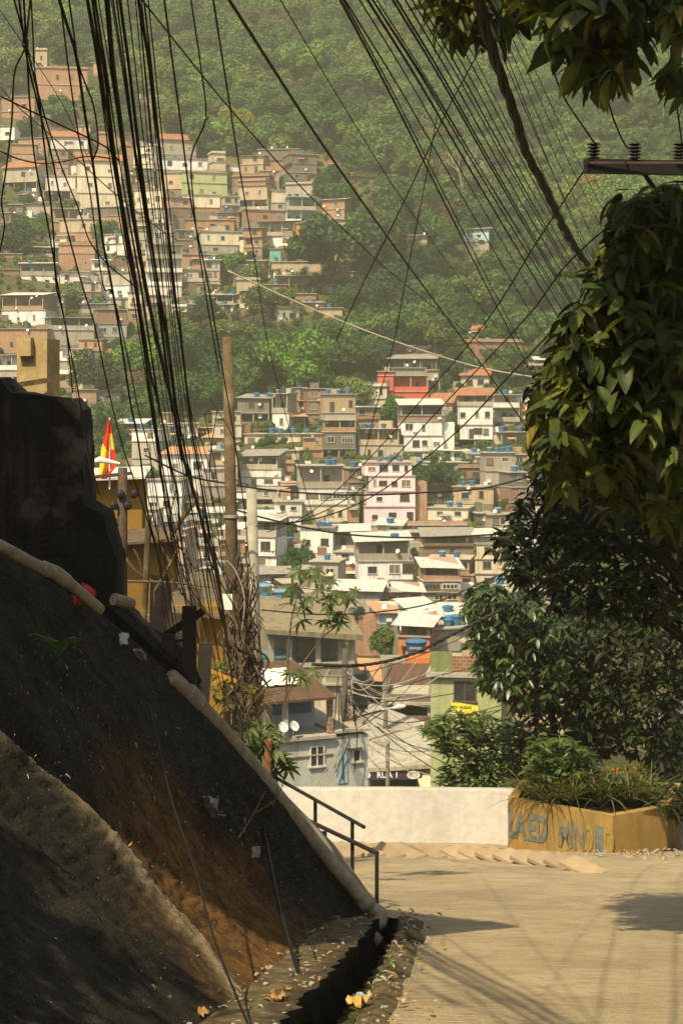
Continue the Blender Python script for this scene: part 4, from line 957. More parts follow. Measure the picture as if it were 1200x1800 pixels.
def planter():
    D0 = 36.6; e = empty('planter', P(890, 1480, D0), 'ochre painted concrete planter with peeling blue letters', 'planter'); o = e.location
    A = P(892, 1478, D0); B = P(1076, 1500, 35.0); C_ = P(1172, 1530, 35.8); Dd = P(1196, 1520, 38.0); E_ = P(915, 1440, 38.3)
    th = [1402, 1411, 1418]; top = float(P(892, 1402, D0).z)
    base = [A, B, C_, Dd, E_]
    m = MB(); lo = [Vector((p.x, p.y, p.z-1.2))-o for p in base]; hi = [Vector((p.x, p.y, top-.0*(i))) - o for i, p in enumerate(base)]
    n = 5; m.add(lo+hi, [(i, (i+1) % n, n+(i+1) % n, n+i) for i in range(n)]); 
    cen = sum(hi, Vector())/5; inn = [h+(cen-h).normalized()*.22 for h in hi]; dn = [h-Vector((0, 0, .18)) for h in inn]
    m.add(hi+inn+dn, [(i, (i+1) % n, n+(i+1) % n, n+i) for i in range(n)]+[(n+i, n+(i+1) % n, 2*n+(i+1) % n, 2*n+i) for i in range(n)])
    m.build('planter_wall', PLY, e)
    m = MB(); m.add(dn, [tuple(range(n))]); m.build('soil', plain('planter_soil', (.06, .045, .025), 1, .4, 6, .5), e)
    # letters on the front face A-B
    ab = B-A; L = Vector((ab.x, ab.y, 0)).length; ang = math.atan2(ab.y, ab.x)
    BL = leafmat('peeling_blue_paint', (.13, .145, .13), .5, 0, 0, .9, .1, (.30, .21, .08), 3.5); GB = leafmat('peeling_grey_paint', (.15, .14, .10), .4, 0, 0, .9, .1, (.28, .19, .06), 6)
    f = leafmat('peeling_gold_paint', (.27, .19, .05), .4, 0, 0, .9, .1, (.34, .23, .07), 6)
    for ch, u, mt, sx in (('L', .05, BL, .6), ('A', .125, BL, .5), ('E', .235, BL, .55), ('D', .335, BL, .5), ('M', .56, GB, .6), ('N', .69, GB, .55), ('O', .775, f, .4), ('I', .88, BL, 1.5), ('D', .965, f, .45)):
        p = A+ab*u-o; nrm = Vector((math.sin(ang), -math.cos(ang), 0))
        z = top-o.z-.80
        text_mesh('lettering', ch, .76, mt, e, (p.x+nrm.x*.012, p.y+nrm.y*.012, z), (rad(90), 0, ang), .008, sx, .03)
    # foot slab by the street
    m = MB(); q = [P(1075, 1540, 34.2), P(1190, 1543, 34.4), P(1215, 1530, 36.8), P(1078, 1512, 36.2)]
    m.hexa([v-o-Vector((0, 0, .6)) for v in q]+[v-o+Vector((0, 0, .22)) for v in q]); m.build('foot_slab', plain('foot_concrete', (.20, .17, .11), .9, .4, 3), e)
planter()
STEPM = plaster('step_concrete', (.31, .24, .155), .5, (.20, .155, .10))
st = empty('stairway', P(800, 1500, 37.5), 'dusty concrete steps stepping along the foot of the white wall', 'stairs')
tl = [(604, 1492), (640, 1492), (676, 1493), (712, 1494), (748, 1495), (784, 1496), (818, 1498), (850, 1500), (882, 1503), (914, 1506), (946, 1510), (978, 1513), (1008, 1517), (1038, 1522), (1066, 1527)]
for i in range(len(tl)-1):
    px, py = tl[i]; dA = 2.1/((py+10-HY)/F-.207)*.985; dA = min(dA, 40)
    a = P(px, py+14, dA); a.z = road_z(dA)-.1; h = .30
    L_ = (tl[i+1][0]-px)/F*dA
    m = MB(); dd = .85
    # wedge: tread rising toward the wall, riser facing right
    A = [Vector((0, 0, 0)), Vector((L_*1.02, -.05, 0)), Vector((L_*1.02-.45, dd, .0)), Vector((-.45, dd, 0))]
    top = [Vector((0, 0, .03)), Vector((L_*1.02, -.05, .17)), Vector((L_*1.02-.45, dd, .19)), Vector((-.45, dd, .07))]
    m.hexa(A+top); m.build('step', STEPM, st, a-st.location)
RAILM = plain('black_rail_paint', (.018, .016, .014), .6, .3, 8)
hr = empty('handrail', P(663, 1595, 22.6), 'black steel stair handrail with two sloping rails', 'handrail')
def rp(px, py, d): return P(px, py, d)-hr.location
for a, b, r in ((rp(440, 1342, 25.4), rp(640, 1454, 23.0), .026), (rp(490, 1418, 24.9), rp(663, 1500, 22.6), .03)):
    m = MB(); m.tube([a, (a+b)/2, b], r, 8); m.build('rail', RAILM, hr)
for (px, t, b_, d) in ((554, 1408, 1482, 24.2), (619, 1443, 1550, 23.3), (662, 1499, 1612, 22.6)):
    m = MB(); m.beam(rp(px, b_, d), rp(px, t, d), .052, .052); m.build('post', RAILM, hr)
# stair side wall under the pipe
m = MB(); poly = [P(440, 1360, 23.2), P(520, 1418, 23.0), P(600, 1500, 22.6), P(672, 1604, 22.0), P(640, 1640, 21.9), P(440, 1640, 22.9)]
m.prism(poly, Vector((-.12, .55, 0))); SIDEM = plaster('stair_side_concrete', (.20, .18, .14), .6)
o = m.build('stair_side_wall', SIDEM); tag(o, 'grey sloping concrete wall behind the long drain pipe', 'wall')
for i in range(9):
    pass
# pipes
PVC = leafmat('weathered_pvc', (.25, .215, .145), .35, 0, 0, .6, .3, (.42, .37, .26), 6)
def pipe(pts, r, label, joints=(), elbow=None, name='drain_pipe'):
    e = empty(name, pts[0], label, 'pipe'); m = MB(); q = [Vector(p)-Vector(pts[0]) for p in pts]
    m.tube(smoothpts(q, 5), r, 14); m.build('pipe_body', PVC, e, smooth=True)
    for a, b in joints:
        m = MB(); A = Vector(a)-Vector(pts[0]); B = Vector(b)-Vector(pts[0]); m.tube([A, A+(B-A)*.12, B-(B-A)*.12, B], [r*1.02, r*1.22, r*1.22, r*1.02], 14); m.build('joint_sleeve', PVC, e, smooth=True)
    return e
pipe([P(-140, 905, 14.6), P(-20, 950, 16), P(60, 992, 16.8), P(95, 1006, 17.1), P(118, 1022, 17.3), P(176, 1072, 17.8)], .062, 'pale plastic drain pipe with a bent joint on top of the bank', [(P(72, 997, 16.9), P(98, 1007, 17.1)), (P(94, 1004, 17.1), P(120, 1024, 17.3))])
pl_ = pipe([P(300, 1190, 19.0), P(340, 1228, 19.3), P(440, 1340, 20.1), P(560, 1490, 20.9), P(640, 1583, 21.2), P(663, 1606, 21.2)], .092, 'long pale drain pipe running down the bank to the gutter', [(P(328, 1214, 19.2), P(350, 1238, 19.35)), (P(636, 1578, 21.2), P(650, 1594, 21.2))])
m = MB(); o = pl_.location
q = [Vector(p)-o for p in (P(652, 1596, 21.2), P(668, 1606, 21.15), P(667, 1622, 21.1), P(652, 1630, 21.0), P(655, 1646, 20.9), P(664, 1656, 20.9))]
m.tube(smoothpts(q, 5), .085, 14); m.build('elbow', PVC, pl_, smooth=True)
m = MB(); m.tube([P(662, 1730, 15.55), P(700, 1738, 15.3)], .055, 12); o = m.build('pipe_stub', PVC); tag(o, 'short pipe stub poking into the gutter from the road edge', 'pipe')
m = MB(); m.tube([P(200, 1053, 19.2), P(232, 1062, 19.4)], .07, 12); o = m.build('pipe_stub', PVC); tag(o, 'short pale pipe end beside the dark masonry', 'pipe')

# ------------------------------------------------------------- dark masonry, posts
DARKM = brick('sooty_masonry', (.016, .014, .011), (.012, .011, .009), (.010, .009, .007), .6, .3)  # near-black colours carry the deep shade on this masonry
def rough_block(name, corners, depth_, label, cat='wall', seed=1, amp=.035, mat=None):
    """masonry lump: pixel polygon at depth, extruded, subdivided and roughened"""
    bm_pts = corners; m = MB(); m.prism(bm_pts, Vector((0, depth_, 0)))
    o = m.build(name, mat or DARKM)  # roughened below
    import bmesh
    bm = bmesh.new(); bm.from_mesh(o.data); bmesh.ops.triangulate(bm, faces=[f for f in bm.faces if len(f.verts) > 4])
    for _ in range(4): bmesh.ops.subdivide_edges(bm, edges=bm.edges[:], cuts=1, use_grid_fill=True)
    for v in bm.verts:
        c = v.co; v.co = c+Vector((fbm(c.y*2+c.z*3, c.x*2, seed), fbm(c.x*2+c.z*2, c.y, seed+4), fbm(c.x*2, c.y*2+c.z, seed+9)))*amp
    bm.to_mesh(o.data); bm.free(); tag(o, label, cat); return o
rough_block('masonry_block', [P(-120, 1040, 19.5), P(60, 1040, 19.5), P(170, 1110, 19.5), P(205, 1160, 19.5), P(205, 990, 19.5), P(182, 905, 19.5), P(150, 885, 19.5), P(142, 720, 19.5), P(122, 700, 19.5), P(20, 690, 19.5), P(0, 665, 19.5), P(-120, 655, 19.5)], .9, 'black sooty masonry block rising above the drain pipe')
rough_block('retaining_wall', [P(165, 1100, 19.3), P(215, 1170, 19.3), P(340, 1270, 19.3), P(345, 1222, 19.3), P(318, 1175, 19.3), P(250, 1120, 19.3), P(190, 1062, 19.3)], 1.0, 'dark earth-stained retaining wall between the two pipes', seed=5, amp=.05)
PILM = leafmat('ochre_block_plaster', (.36, .27, .13), .35, 0, 0, .95, .1, (.50, .39, .20), 2)
pi_ = empty('chimney_pillar', P(58, 720, 27), 'rough ochre masonry pillar above the black block', 'pillar', None, rad(-14)); q = 27/F
m = MB(); m.box(-30*q, 27*q, 0, .5, -1, 124*q); m.build('shaft', PILM, pi_)
m = MB(); m.box(-24*q, 2*q, -.12, -.003, 94*q, 126*q); m.build('projecting_block', PILM, pi_)
m = MB(); m.beam((-66*q, -.15, 36*q), (60*q, -.1, 56*q), .06, .08); o = m.build('wood_plank', WOODP, None, pi_.location+Vector((0, -.1, 0))); tag(o, 'weathered plank laid across the ochre pillar', 'plank')
DKW = plain('dark_wet_wood', (.03, .024, .018), .9, .5, 8, .4)
pw = empty('fence_post', P(333, 1260, 19.6), 'thick dark wooden fence post with a slanted brace', 'post'); q = 19.6/F
m = MB(); m.beam((0, 0, -.4), (0, 0, 194*q), 24*q, .14); m.build('post', DKW, pw)
m = MB(); m.beam((-45*q, .1, 140*q), (24*q, .06, 185*q), .09, .09); m.build('brace', DKW, pw)
m = MB(); m.beam((-40*q, .0, 0), (-36*q, 0, 145*q), .13, .13); m.build('short_post', DKW, pw)
m = MB(); m.beam((-78*q, .05, 122*q), (-10*q, .0, 135*q), .03, .03); m.build('rail', DKW, pw)
for px, py0, py1, d, r, lab in ((257, 1130, 905, 26, .05, 'thin straight wooden stake in front of the ochre house'),):
    m = MB(); m.tube([P(px-6, py0, d), P(px, (py0+py1)/2, d), P(px+5, py1, d)], r, 8); tag(m.build('wooden_stake', WOODP), lab, 'stake')
m = MB(); m.beam(P(352, 1300, 20.4), P(362, 1130, 20.4), .16, .1); tag(m.build('board', plain('pale_board', (.30, .26, .19), .9)), 'pale upright board behind the dark post', 'board')
# bare twigs in front of the ochre house
def twig(pts, r, label, cat='branch'):
    m = MB()
    for i, pp in enumerate(pts): m.tube(smoothpts(pp, 4), np.linspace(r if i == 0 else r*.7, r*.35, (len(pp)-1)*4+1), 6)
    o = m.build('dead_branch', WOODP); tag(o, label, cat)
twig([[P(212, 965, 27), P(235, 1000, 27), P(262, 1018, 27), P(290, 1030, 27)], [P(235, 965, 27), P(245, 985, 27), P(250, 1012, 27)]], .03, 'forked pale dead branch against the ochre wall')
twig([[P(272, 1040, 26), P(300, 990, 26), P(312, 965, 26)], [P(300, 990, 26), P(285, 965, 26), P(270, 940, 26)], [P(272, 1040, 26), P(271, 1060, 26)]], .032, 'y-shaped dead branch between the cables')
twig([[P(295, 945, 27), P(318, 915, 27), P(345, 880, 27)]], .06, 'thick short dead branch slanting up to the cables')
twig([[P(225, 1022, 25), P(300, 1024, 25), P(380, 1034, 25)]], .025, 'long thin stick lying level over the board fence')
# cross arm with insulators, upper right
ca = empty('crossarm', P(1115, 292, 14), 'black wooden crossarm carrying three ribbed insulators', 'crossarm'); q = 14/F
m = MB(); m.beam((-88*q, 0, 0), (160*q, .1, -2*q), 24*q*.9, 24*q); m.build('beam', BLACKR, ca)
m = MB(); m.box(-86*q, 155*q, -.075, -.06, 2*q, 6*q); m.build('metal_edge', RUST, ca)
for x in (-72, 0, 78):
    m = MB(); pr = []
    for k in range(5): pr += [(.022, k*6*q), (.052, (k*6+2)*q), (.050, (k*6+3)*q), (.022, (k*6+5)*q)]
    m.lathe(pr, (x*q, 0, 12*q), 12); m.build('insulator', BLACKR, ca)
m = MB(); m.beam((20*q, .12, -8*q), (85*q, .3, -90*q), .035, .02); m.build('brace', BLACKR, ca)
m = MB(); m.tube([(190*q, .25, -9), (190*q, .25, 1.2)], [.16, .13], 12); m.build('pole', BARK, ca)
# ------------------------------------------------------------- cables
CABM = plain('cable_sheath', (.010, .009, .008), .55, .3, spec=.35); CABB = plain('cable_brown', (.09, .06, .03), .6); CABL = plain('cable_pale', (.34, .31, .25), .5)
def dleft(py): return 1/np.interp(py, [-900, 0, 1250, 1700], [1/6.0, 1/9.5, 1/26., 1/30.])
def dright(py): return 1/np.interp(py, [-900, 0, 600, 1000], [1/5.5, 1/9.0, 1/24., 1/30.])
def dcross(px, py): return 30.0
def cable(pts, wpx, dep, label, group=None, mat=None, ref=None, ext=True, twist=False, name='cable', sag=0):
    """pts in photo pixels; wpx = its width there at the point 'ref' (default the middle)"""
    pp = [(x, y, (dep(y) if callable(dep) else dep[i])) for i, (x, y) in enumerate(pts)]
    q = [P(*p) for p in pp]; md = ref or pp[len(pp)//2][2]; r = wpx/F*md/2
    if ext: q = [q[0]+(q[0]-q[1]).normalized()*3]+q
    sp = smoothpts(q, 5); m = MB()
    if twist:
        L = 0; strands = [[], [], []]
        for i, p in enumerate(sp):
            if i: L += (p-sp[i-1]).length
        tot = max(60, int(L/.09)); tot = min(tot, 500)
        cum = [0]
        for i in range(1, len(sp)): cum.append(cum[-1]+(sp[i]-sp[i-1]).length)
        for s_ in np.linspace(0, cum[-1], tot):
            i = min(len(sp)-2, max(0, int(np.searchsorted(cum, s_))-1)); t = (s_-cum[i])/max(1e-6, cum[i+1]-cum[i]); p = sp[i].lerp(sp[i+1], t)
            T_ = (sp[i+1]-sp[i]).normalized(); x = T_.cross(Vector((.2, .1, 1))).normalized(); y = T_.cross(x)
            for k in range(3):
                a = s_*twist+k*2.094; strands[k].append(p+(x*math.cos(a)+y*math.sin(a))*r*.52)
        for k in range(3): m.tube(strands[k], r*.55, 5)
    else: m.tube(sp, r, 6)
    o = m.build(name, mat or CABM, smooth=True); tag(o, label, 'cable', group); return o
def tp(pts): return [(x*.2833, y*.2833) for x, y in pts]
def bp(pts): return [(150+x*.2833, 480+y*.2833) for x, y in pts]
GL = 'cables sweeping down to the wooden poles'
K = [
 (tp([(370, 0), (470, 330), (530, 720), (590, 1100), (640, 1500)])+bp([(150, 0), (220, 400), (280, 800), (330, 1050), (390, 1500), (440, 1700), (500, 2050), (560, 2400)]), 4.4, 'thick black cable, the outermost heavy one of the sweeping bundle'),
 (tp([(545, 0), (600, 300), (640, 550), (690, 800), (740, 1200), (800, 1600)])+bp([(320, 120), (370, 400), (410, 640), (470, 880), (530, 1180), (575, 1400), (600, 1700), (690, 2200), (740, 2500)]), 4.8, 'heavy black cable with a kink, second in the sweeping bundle'),
 (tp([(665, 0), (700, 400), (740, 700), (780, 1000), (830, 1350), (890, 1700)])+bp([(430, 350), (490, 600), (560, 900), (610, 1150), (680, 1380), (740, 1600), (790, 1765), (850, 2080), (880, 2300), (915, 2550)]), 6.8, 'thickest black cable in the middle of the sweeping bundle'),
 (tp([(745, 0), (800, 400), (840, 750), (880, 1100), (920, 1350), (980, 1765)])+bp([(490, 280), (540, 620), (570, 850), (640, 1200), (720, 1550), (800, 1900), (860, 2200)]), 4.8, 'heavy black cable just beyond the thickest one'),
 (tp([(860, 0), (920, 350), (970, 750), (1020, 1200), (1075, 1765)])+bp([(600, 450), (650, 900), (700, 1200), (760, 1550), (810, 1800), (860, 2100), (890, 2350)]), 4.4, 'heavy black cable closest to the wooden pole in the sweeping bundle'),
]
for pts, wd, lab in K: cable(pts, wd, dleft, lab, GL)
# the long one that runs on down to the gutter
cable([(383, 1000), (399, 1131), (423, 1278), (437, 1351), (462, 1450), (490, 1590), (535, 1745)], 5, [27, 26, 24, 22.5, 20, 17.8, 15.2], 'black cable dropping past the bank pipe to the gutter edge', ext=False)
cable([(263, 1240), (300, 1400), (340, 1520), (380, 1660), (440, 1810)], 4, [17.5, 15.5, 14.6, 13.6, 12], 'thin black cable lying across the bank face', ext=False)
cable([(515, 1560), (540, 1640), (560, 1700), (575, 1725)], 2.2, [18.3, 17.6, 16.4, 15.6], 'thin wire end trailing over the dirt ledge', ext=False)
N1 = [
 (tp([(90, 0), (160, 260), (185, 620), (220, 1000), (300, 1400), (360, 1765)])+[(118, 590), (128, 690)], 3.2, 'black cable that passes the wire knot near the pillar', CABM),
 (tp([(190, 0), (160, 280), (92, 450), (75, 750), (40, 1050), (12, 1250), (30, 1400), (0, 1560)]), 3.4, 'bent brownish cable kinked sideways beside the brick houses', CABB),
 (tp([(150, 0), (165, 260), (240, 600), (270, 850), (330, 1400), (350, 1765)])+[(112, 555), (140, 700), (155, 790), (175, 870)], 3.2, 'black cable crossing the wire knot at the forest edge', CABM),
 (tp([(195, 0), (225, 500), (320, 850), (400, 1080), (490, 1300), (560, 1500), (680, 1650), (820, 1760)])+[(238, 505)], 2.6, 'wavy thin cable wandering into the heavy bundle', CABM),
 (tp([(120, 0), (165, 340), (250, 700), (320, 960), (400, 1350), (510, 1765)])+bp([(60, 330), (150, 750), (240, 1100), (310, 1300), (400, 1580), (560, 2100)]), 3, 'long thin cable starting at the wire knot', CABM),
 (tp([(375, 0), (430, 450), (490, 850), (560, 1200), (640, 1765)])+bp([(170, 130), (260, 500), (330, 850), (390, 1080), (470, 1500), (600, 2000)]), 2.6, 'thin cable keeping just outside the heavy bundle', CABM),
 (tp([(430, 0), (490, 400), (580, 650), (610, 880), (590, 960), (575, 1000)]), 3.2, 'black cable ending in a hooked kink', CABM),
 (tp([(1020, 0), (1060, 300), (1120, 750), (1170, 1150), (1215, 1400)])+[(362, 480), (376, 560), (400, 700), (415, 790), (430, 900), (440, 1000), (466, 1200)], 2.8, 'single long cable passing right in front of the wooden pole', CABM),
 ([(336, 0), (352, 110), (362, 205), (340, 262), (336, 300), (345, 400), (362, 520), (385, 650)], 2.8, 'thin cable with a taped joint bending sharply back', CABM),
 (tp([(0, 595), (300, 740), (600, 880), (690, 940), (740, 1000)]), 3, 'black cable crossing the others slantwise into the bundle', CABM),
 (tp([(0, 935), (100, 980), (230, 1010), (370, 1005), (500, 975), (590, 970), (690, 985)]), 3.4, 'sagging brown cable strung across the bundle', CABB),
 (tp([(0, 530), (100, 650), (250, 780), (350, 870), (470, 980), (700, 1190), (960, 1400), (1100, 1490)]), 2.2, 'pale thin wire slanting behind the bundle', CABL),
 (tp([(0, 60), (150, 280), (350, 580), (480, 830), (600, 1100)]), 1.2, 'hair-thin wire slanting over the forest edge', CABM),
]
for pts, wd, lab, mt in N1: cable(pts, wd, dleft, lab, None if wd != 2.6 else None, mt, ext=pts[0][1] < 5)
m = MB(); c = P(45, 76, float(dleft(76))); m.lathe([(.01, -.03), (.018, -.02), (.02, .02), (.008, .03)], c, 8); tag(m.build('wire_knot', CABM), 'small black wire knot where several cables cross', 'wire knot')
m = MB(); c = P(363, 206, float(dleft(206))); m.lathe([(.006, -.02), (.014, -.01), (.012, .012), (.004, .02)], c, 8); tag(m.build('cable_joint', plain('tape_tan', (.20, .15, .09))), 'tan taped joint at the cable bend', 'cable joint')
# fine wires of the bundle
env0 = [(0, 640), (300, 700), (600, 735), (900, 760)]
rr = random.Random(21)
for i in range(22):
    a = rr.uniform(.0, 1); b = min(1, max(0, a+rr.uniform(-.3, .3)))
    def ex(f, y):
        L = np.interp(y, [0, 140, 283, 400, 500, 620, 780, 960, 1160, 1250], [150, 172, 192, 212, 230, 248, 272, 305, 352, 370])
        Rr = np.interp(y, [0, 140, 283, 400, 500, 620, 780, 960, 1160, 1250], [262, 276, 290, 302, 312, 324, 345, 375, 402, 412])
        return L+(Rr-L)*f
    ys = [0, 140, 283, 400, 500, 620, 780, 960, 1160, 1250]; ph = rr.uniform(0, 6)
    pts = [(ex(a+(b-a)*y/1250, y)+3*math.sin(y/170+ph)*(y/900), y) for y in ys[:rr.randint(8, 10)]]
    cable(pts, rr.choice([1.6, 2, 2.4, 2.8]), dleft, 'thin black wire running inside the sweeping cable bundle', 'thin wires of the sweeping bundle')
# loose strands hanging around the bundle's lower end
for i in range(26):
    x0 = rr.uniform(255, 400); y0 = rr.uniform(700, 980); x1 = x0+rr.uniform(20, 90); y1 = y0+rr.uniform(120, 330)
    mx = (x0+x1)/2+rr.uniform(-26, 26); d0 = float(dleft(y0)); d1 = float(dleft(min(y1, 1240)))
    cable([(x0, y0), (mx, y0+(y1-y0)*.5), (x1, y1)], rr.choice([1.3, 1.6, 2]), [d0, (d0+d1)/2, d1], 'loose thin wire dangling around the lower end of the bundle', 'loose wires below the bundle', rr.choice([CABM, CABM, CABB]), ext=False)
# single wires across the middle
X = [
 ([(403, 0), (587, 284), (740, 498), (860, 660), (960, 800)], 3, 'lone black cable slanting across the whole wooded slope'),
 ([(493, 0), (600, 180), (700, 340), (815, 500), (960, 690)], 1.5, 'hair-thin wire over the bright green tree'),
 ([(375, 0), (400, 160), (425, 320), (450, 470), (470, 600), (510, 760), (548, 900), (566, 935)], 1.6, 'thin wire drooping over the upper brick houses'),
 ([(250, 0), (412, 200), (560, 360), (700, 490), (840, 600), (960, 690)], 1.6, 'thin wire slanting over the orange tarpaulin house')]
for pts, wd, lab in X: cable(pts, wd, dright, lab)
GR = 'cables fanning down to the big-leaved tree'
rp_ = random.Random(31)
fan = [(598, 955, 700, 3.2), (603, 960, 690, 2), (606, 985, 640, 2.2), (632, 985, 600, 2), (646, 1000, 590, 3.6), (655, 1006, 575, 2.8), (662, 1010, 570, 1.8), (690, 1018, 560, 3.2), (697, 1015, 548, 3), (712, 1022, 540, 2.4), (724, 1030, 530, 2), (735, 1028, 520, 2.4), (748, 1035, 515, 2), (765, 1040, 505, 2), (780, 1040, 500, 1.6), (655, 1010, 560, 2), (838, 1052, 480, 1.6), (850, 1050, 490, 1.6), (858, 1065, 470, 1.4), (868, 1075, 440, 1.4), (880, 1090, 430, 1.4), (820, 1045, 500, 1.4)]
for i, (xt, xb, yb, wd) in enumerate(fan):
    pts = []
    for t in (0, .25, .5, .75, 1):
        x = xt+(xb-xt)*(t**.93)+ (8*math.sin(math.pi*t)*-1); y = yb*t; pts.append((x, y))
    heavy = wd >= 2.8
    cable(pts, wd, dright, 'heavy black cable in the fan above the wooded slope' if heavy else 'thin black wire in the fan above the wooded slope', 'heavy cables of the fan' if heavy else 'thin wires of the fan')
m = cable([(835, -30), (850, 40), (872, 110), (905, 205), (925, 270), (952, 320), (985, 390), (1010, 435), (1042, 480)], 18, dright, 'very thick wrapped black cable bundle bending into the leaves', None, None, ref=11.5, twist=3.5)
for pts, wd, lab in (([(850, 75), (790, 185), (740, 290), (690, 395), (640, 494), (590, 600)], 2.2, 'black wire crossing the fan the opposite way'), ([(768, 200), (745, 330), (715, 480), (690, 610), (665, 700), (640, 800)], 1.6, 'thin wire hanging from the crossing above the red house'),
    ([(1028, 296), (940, 430), (858, 560), (760, 680), (640, 815), (540, 905), (470, 935)], 2.2, 'wire from the crossarm end down to the vine pole'), ([(1125, 350), (1000, 460), (923, 560), (790, 700), (640, 855), (530, 915), (450, 925)], 2.4, 'second wire from the crossarm brace to the vine pole'),
    ([(1000, 550), (900, 655), (790, 770), (650, 875), (540, 915), (455, 920)], 2.4, 'wire leaving the big leaves toward the vine pole')):
    d = [float(np.interp(x, [450, 1075], [31, 14.2])) for x, y in pts]
    cable(pts, wd, d, lab, ext=False)
for pts, lab in (([(960, 70), (985, 160), (1040, 245), (1046, 252)], 'insulator lead dropping from the leaves to the first insulator'), ([(1045, 40), (1066, 170), (1095, 250), (1113, 262)], 'insulator lead dropping to the middle insulator'), ([(1180, 60), (1186, 160), (1196, 240), (1200, 262)], 'insulator lead dropping at the photo edge')):
    cable(pts, 3.2, [13.2, 13.5, 13.9, 14], lab, ext=False)
LIT = [
 ([(400, 476), (470, 508), (560, 548), (660, 588), (760, 622), (860, 650), (1000, 672)], 3.0, 36, CABL, 'pale sunlit wire over the round green trees'),
 ([(255, 800), (330, 836), (400, 850), (470, 861), (560, 868), (640, 870), (740, 866), (860, 856), (1000, 815)], 3.6, 32, CABM, 'black cable drooping level across the pink house'),
 ([(410, 895), (470, 912), (560, 932), (640, 942), (740, 945), (860, 940), (1000, 928)], 3.6, 33, CABM, 'black cable drooping level below the pink house'),
 ([(460, 1072), (560, 1080), (660, 1076), (760, 1060), (860, 1018), (940, 985), (1010, 955)], 3.0, 33, CABM, 'black wire drooping over the concrete frame house'),
 ([(440, 1020), (540, 1035), (640, 1040), (760, 1042), (900, 1030)], 1.4, 34, CABM, 'hair-thin wire above the sapling'),
 ([(475, 1180), (600, 1190), (700, 1165), (780, 1135), (900, 1080)], 1.6, 40, CABM, 'thin wire above the market shed'),
]
for pts, wd, d, mt, lab in LIT: cable(pts, wd, [d]*len(pts), lab, None, mt, ext=False)
cable([(548, 1168), (620, 1170), (680, 1162), (740, 1143), (800, 1112), (860, 1082), (920, 1050), (1000, 1000), (1090, 955)], 6.5, [34]*9, 'thick twisted cable hanging over the market shed', None, None, twist=14, ext=False)
# street tangle
rr = random.Random(77)
for i in range(26):
    d = rr.uniform(84, 100); x0 = rr.uniform(598, 615); y0 = rr.uniform(1165, 1290); x1 = rr.uniform(650, 790); y1 = rr.uniform(1150, 1370); sg = rr.uniform(6, 34)
    pts = [(x0+(x1-x0)*t, y0+(y1-y0)*t+sg*math.sin(math.pi*t)) for t in (0, .25, .5, .75, 1)]
    cable(pts, rr.choice([1.2, 1.5, 1.9]), [d]*5, 'thin slack wire in the tangle above the bar', 'slack wires of the street tangle', rr.choice([CABM, CABM, CABL]), ext=False)
for i in range(14):
    x0 = rr.uniform(588, 622); y0 = rr.uniform(1190, 1300); x1 = x0+rr.uniform(-40, 25); y1 = rr.uniform(1320, 1385); d = rr.uniform(84, 90)
    cable([(x0, y0), ((x0+x1)/2+rr.uniform(-15, 15), (y0+y1)/2), (x1, y1)], 1.7, [d]*3, 'wire hanging down beside the dark tangled pole', 'wires hanging at the tangled pole', None, ext=False)
for k in range(4): cable([(545+k*6, 1400), (575+k*5, 1350), (604+k*3, 1300)], 2, [70, 78, 86], 'one of four parallel pale wires rising behind the white wall', 'pale parallel wires', CABL, ext=False)
for pts in ([(640, 1260), (700, 1310), (760, 1350), (830, 1395)], [(662, 1270), (720, 1310), (790, 1345), (870, 1380)], [(600, 1225), (690, 1210), (760, 1190), (870, 1165)], [(600, 1240), (700, 1232), (780, 1222), (880, 1205)], [(650, 1300), (720, 1280), (800, 1262), (880, 1240)]):
    cable(pts, 1.8, [92]*4, 'straight thin wire stretched over the bar roof', 'straight wires over the bar roof', ext=False)
# vine-wrapped lower end of the wooden pole
vm = MB(); rv = random.Random(9)
for i in range(170):
    h0 = rv.uniform(1000, 1240); a = rv.uniform(0, 6.28); rad_ = rv.uniform(.13, .42)*(.5+(h0-980)/300)
    c = P(421+rv.uniform(-6, 14), h0, 29.5); pts = []
    for k in range(6):
        pts.append(c+Vector((math.cos(a)*rad_*(.6+.3*math.sin(k*1.3+i)), math.sin(a)*rad_*.8, -.18*k+.3)))
        a += rv.uniform(-.5, .7)
    vm.tube(smoothpts(pts, 2), rv.uniform(.008, .022), 4)
e = empty('dry_vine', P(421, 1240, 29.5), 'mass of dry vines and dead wires wrapped round the wooden pole', 'vine')
o = vm.build('vine_stems', leafmat('dry_vine_bark', (.10, .075, .05), .6, 0, 0, .95, .1, (.24, .19, .13), 5), e); o.location = -e.location
cable([(398, 985), (412, 1000), (425, 1030), (430, 1060), (425, 1110)], 2.4, [28.8]*5, 'white cord hanging on the vine-wrapped pole', None, CABL, ext=False)
m = MB(); m.box(-.1, .1, -.02, .02, -.13, .13); tag(m.build('paper_scrap', WHT, None, P(398, 1058, 28.6)), 'white scrap of paper caught in the vines', 'paper')
# ------------------------------------------------------------- near foliage
def inpoly(x, y, poly):
    c = False; j = len(poly)-1
    for i in range(len(poly)):
        xi, yi = poly[i]; xj, yj = poly[j]
        if (yi > y) != (yj > y) and x < (xj-xi)*(y-yi)/(yj-yi)+xi: c = not c
        j = i
    return c
def sample(poly, n, d0, d1, rng, edge=.0):
    xs = [p[0] for p in poly]; ys = [p[1] for p in poly]; out = []
    while len(out) < n:
        x, y = rng.uniform(min(xs), max(xs)), rng.uniform(min(ys), max(ys))
        if inpoly(x, y, poly): d = rng.uniform(d0, d1); out.append(P(x, y, d))
    return out
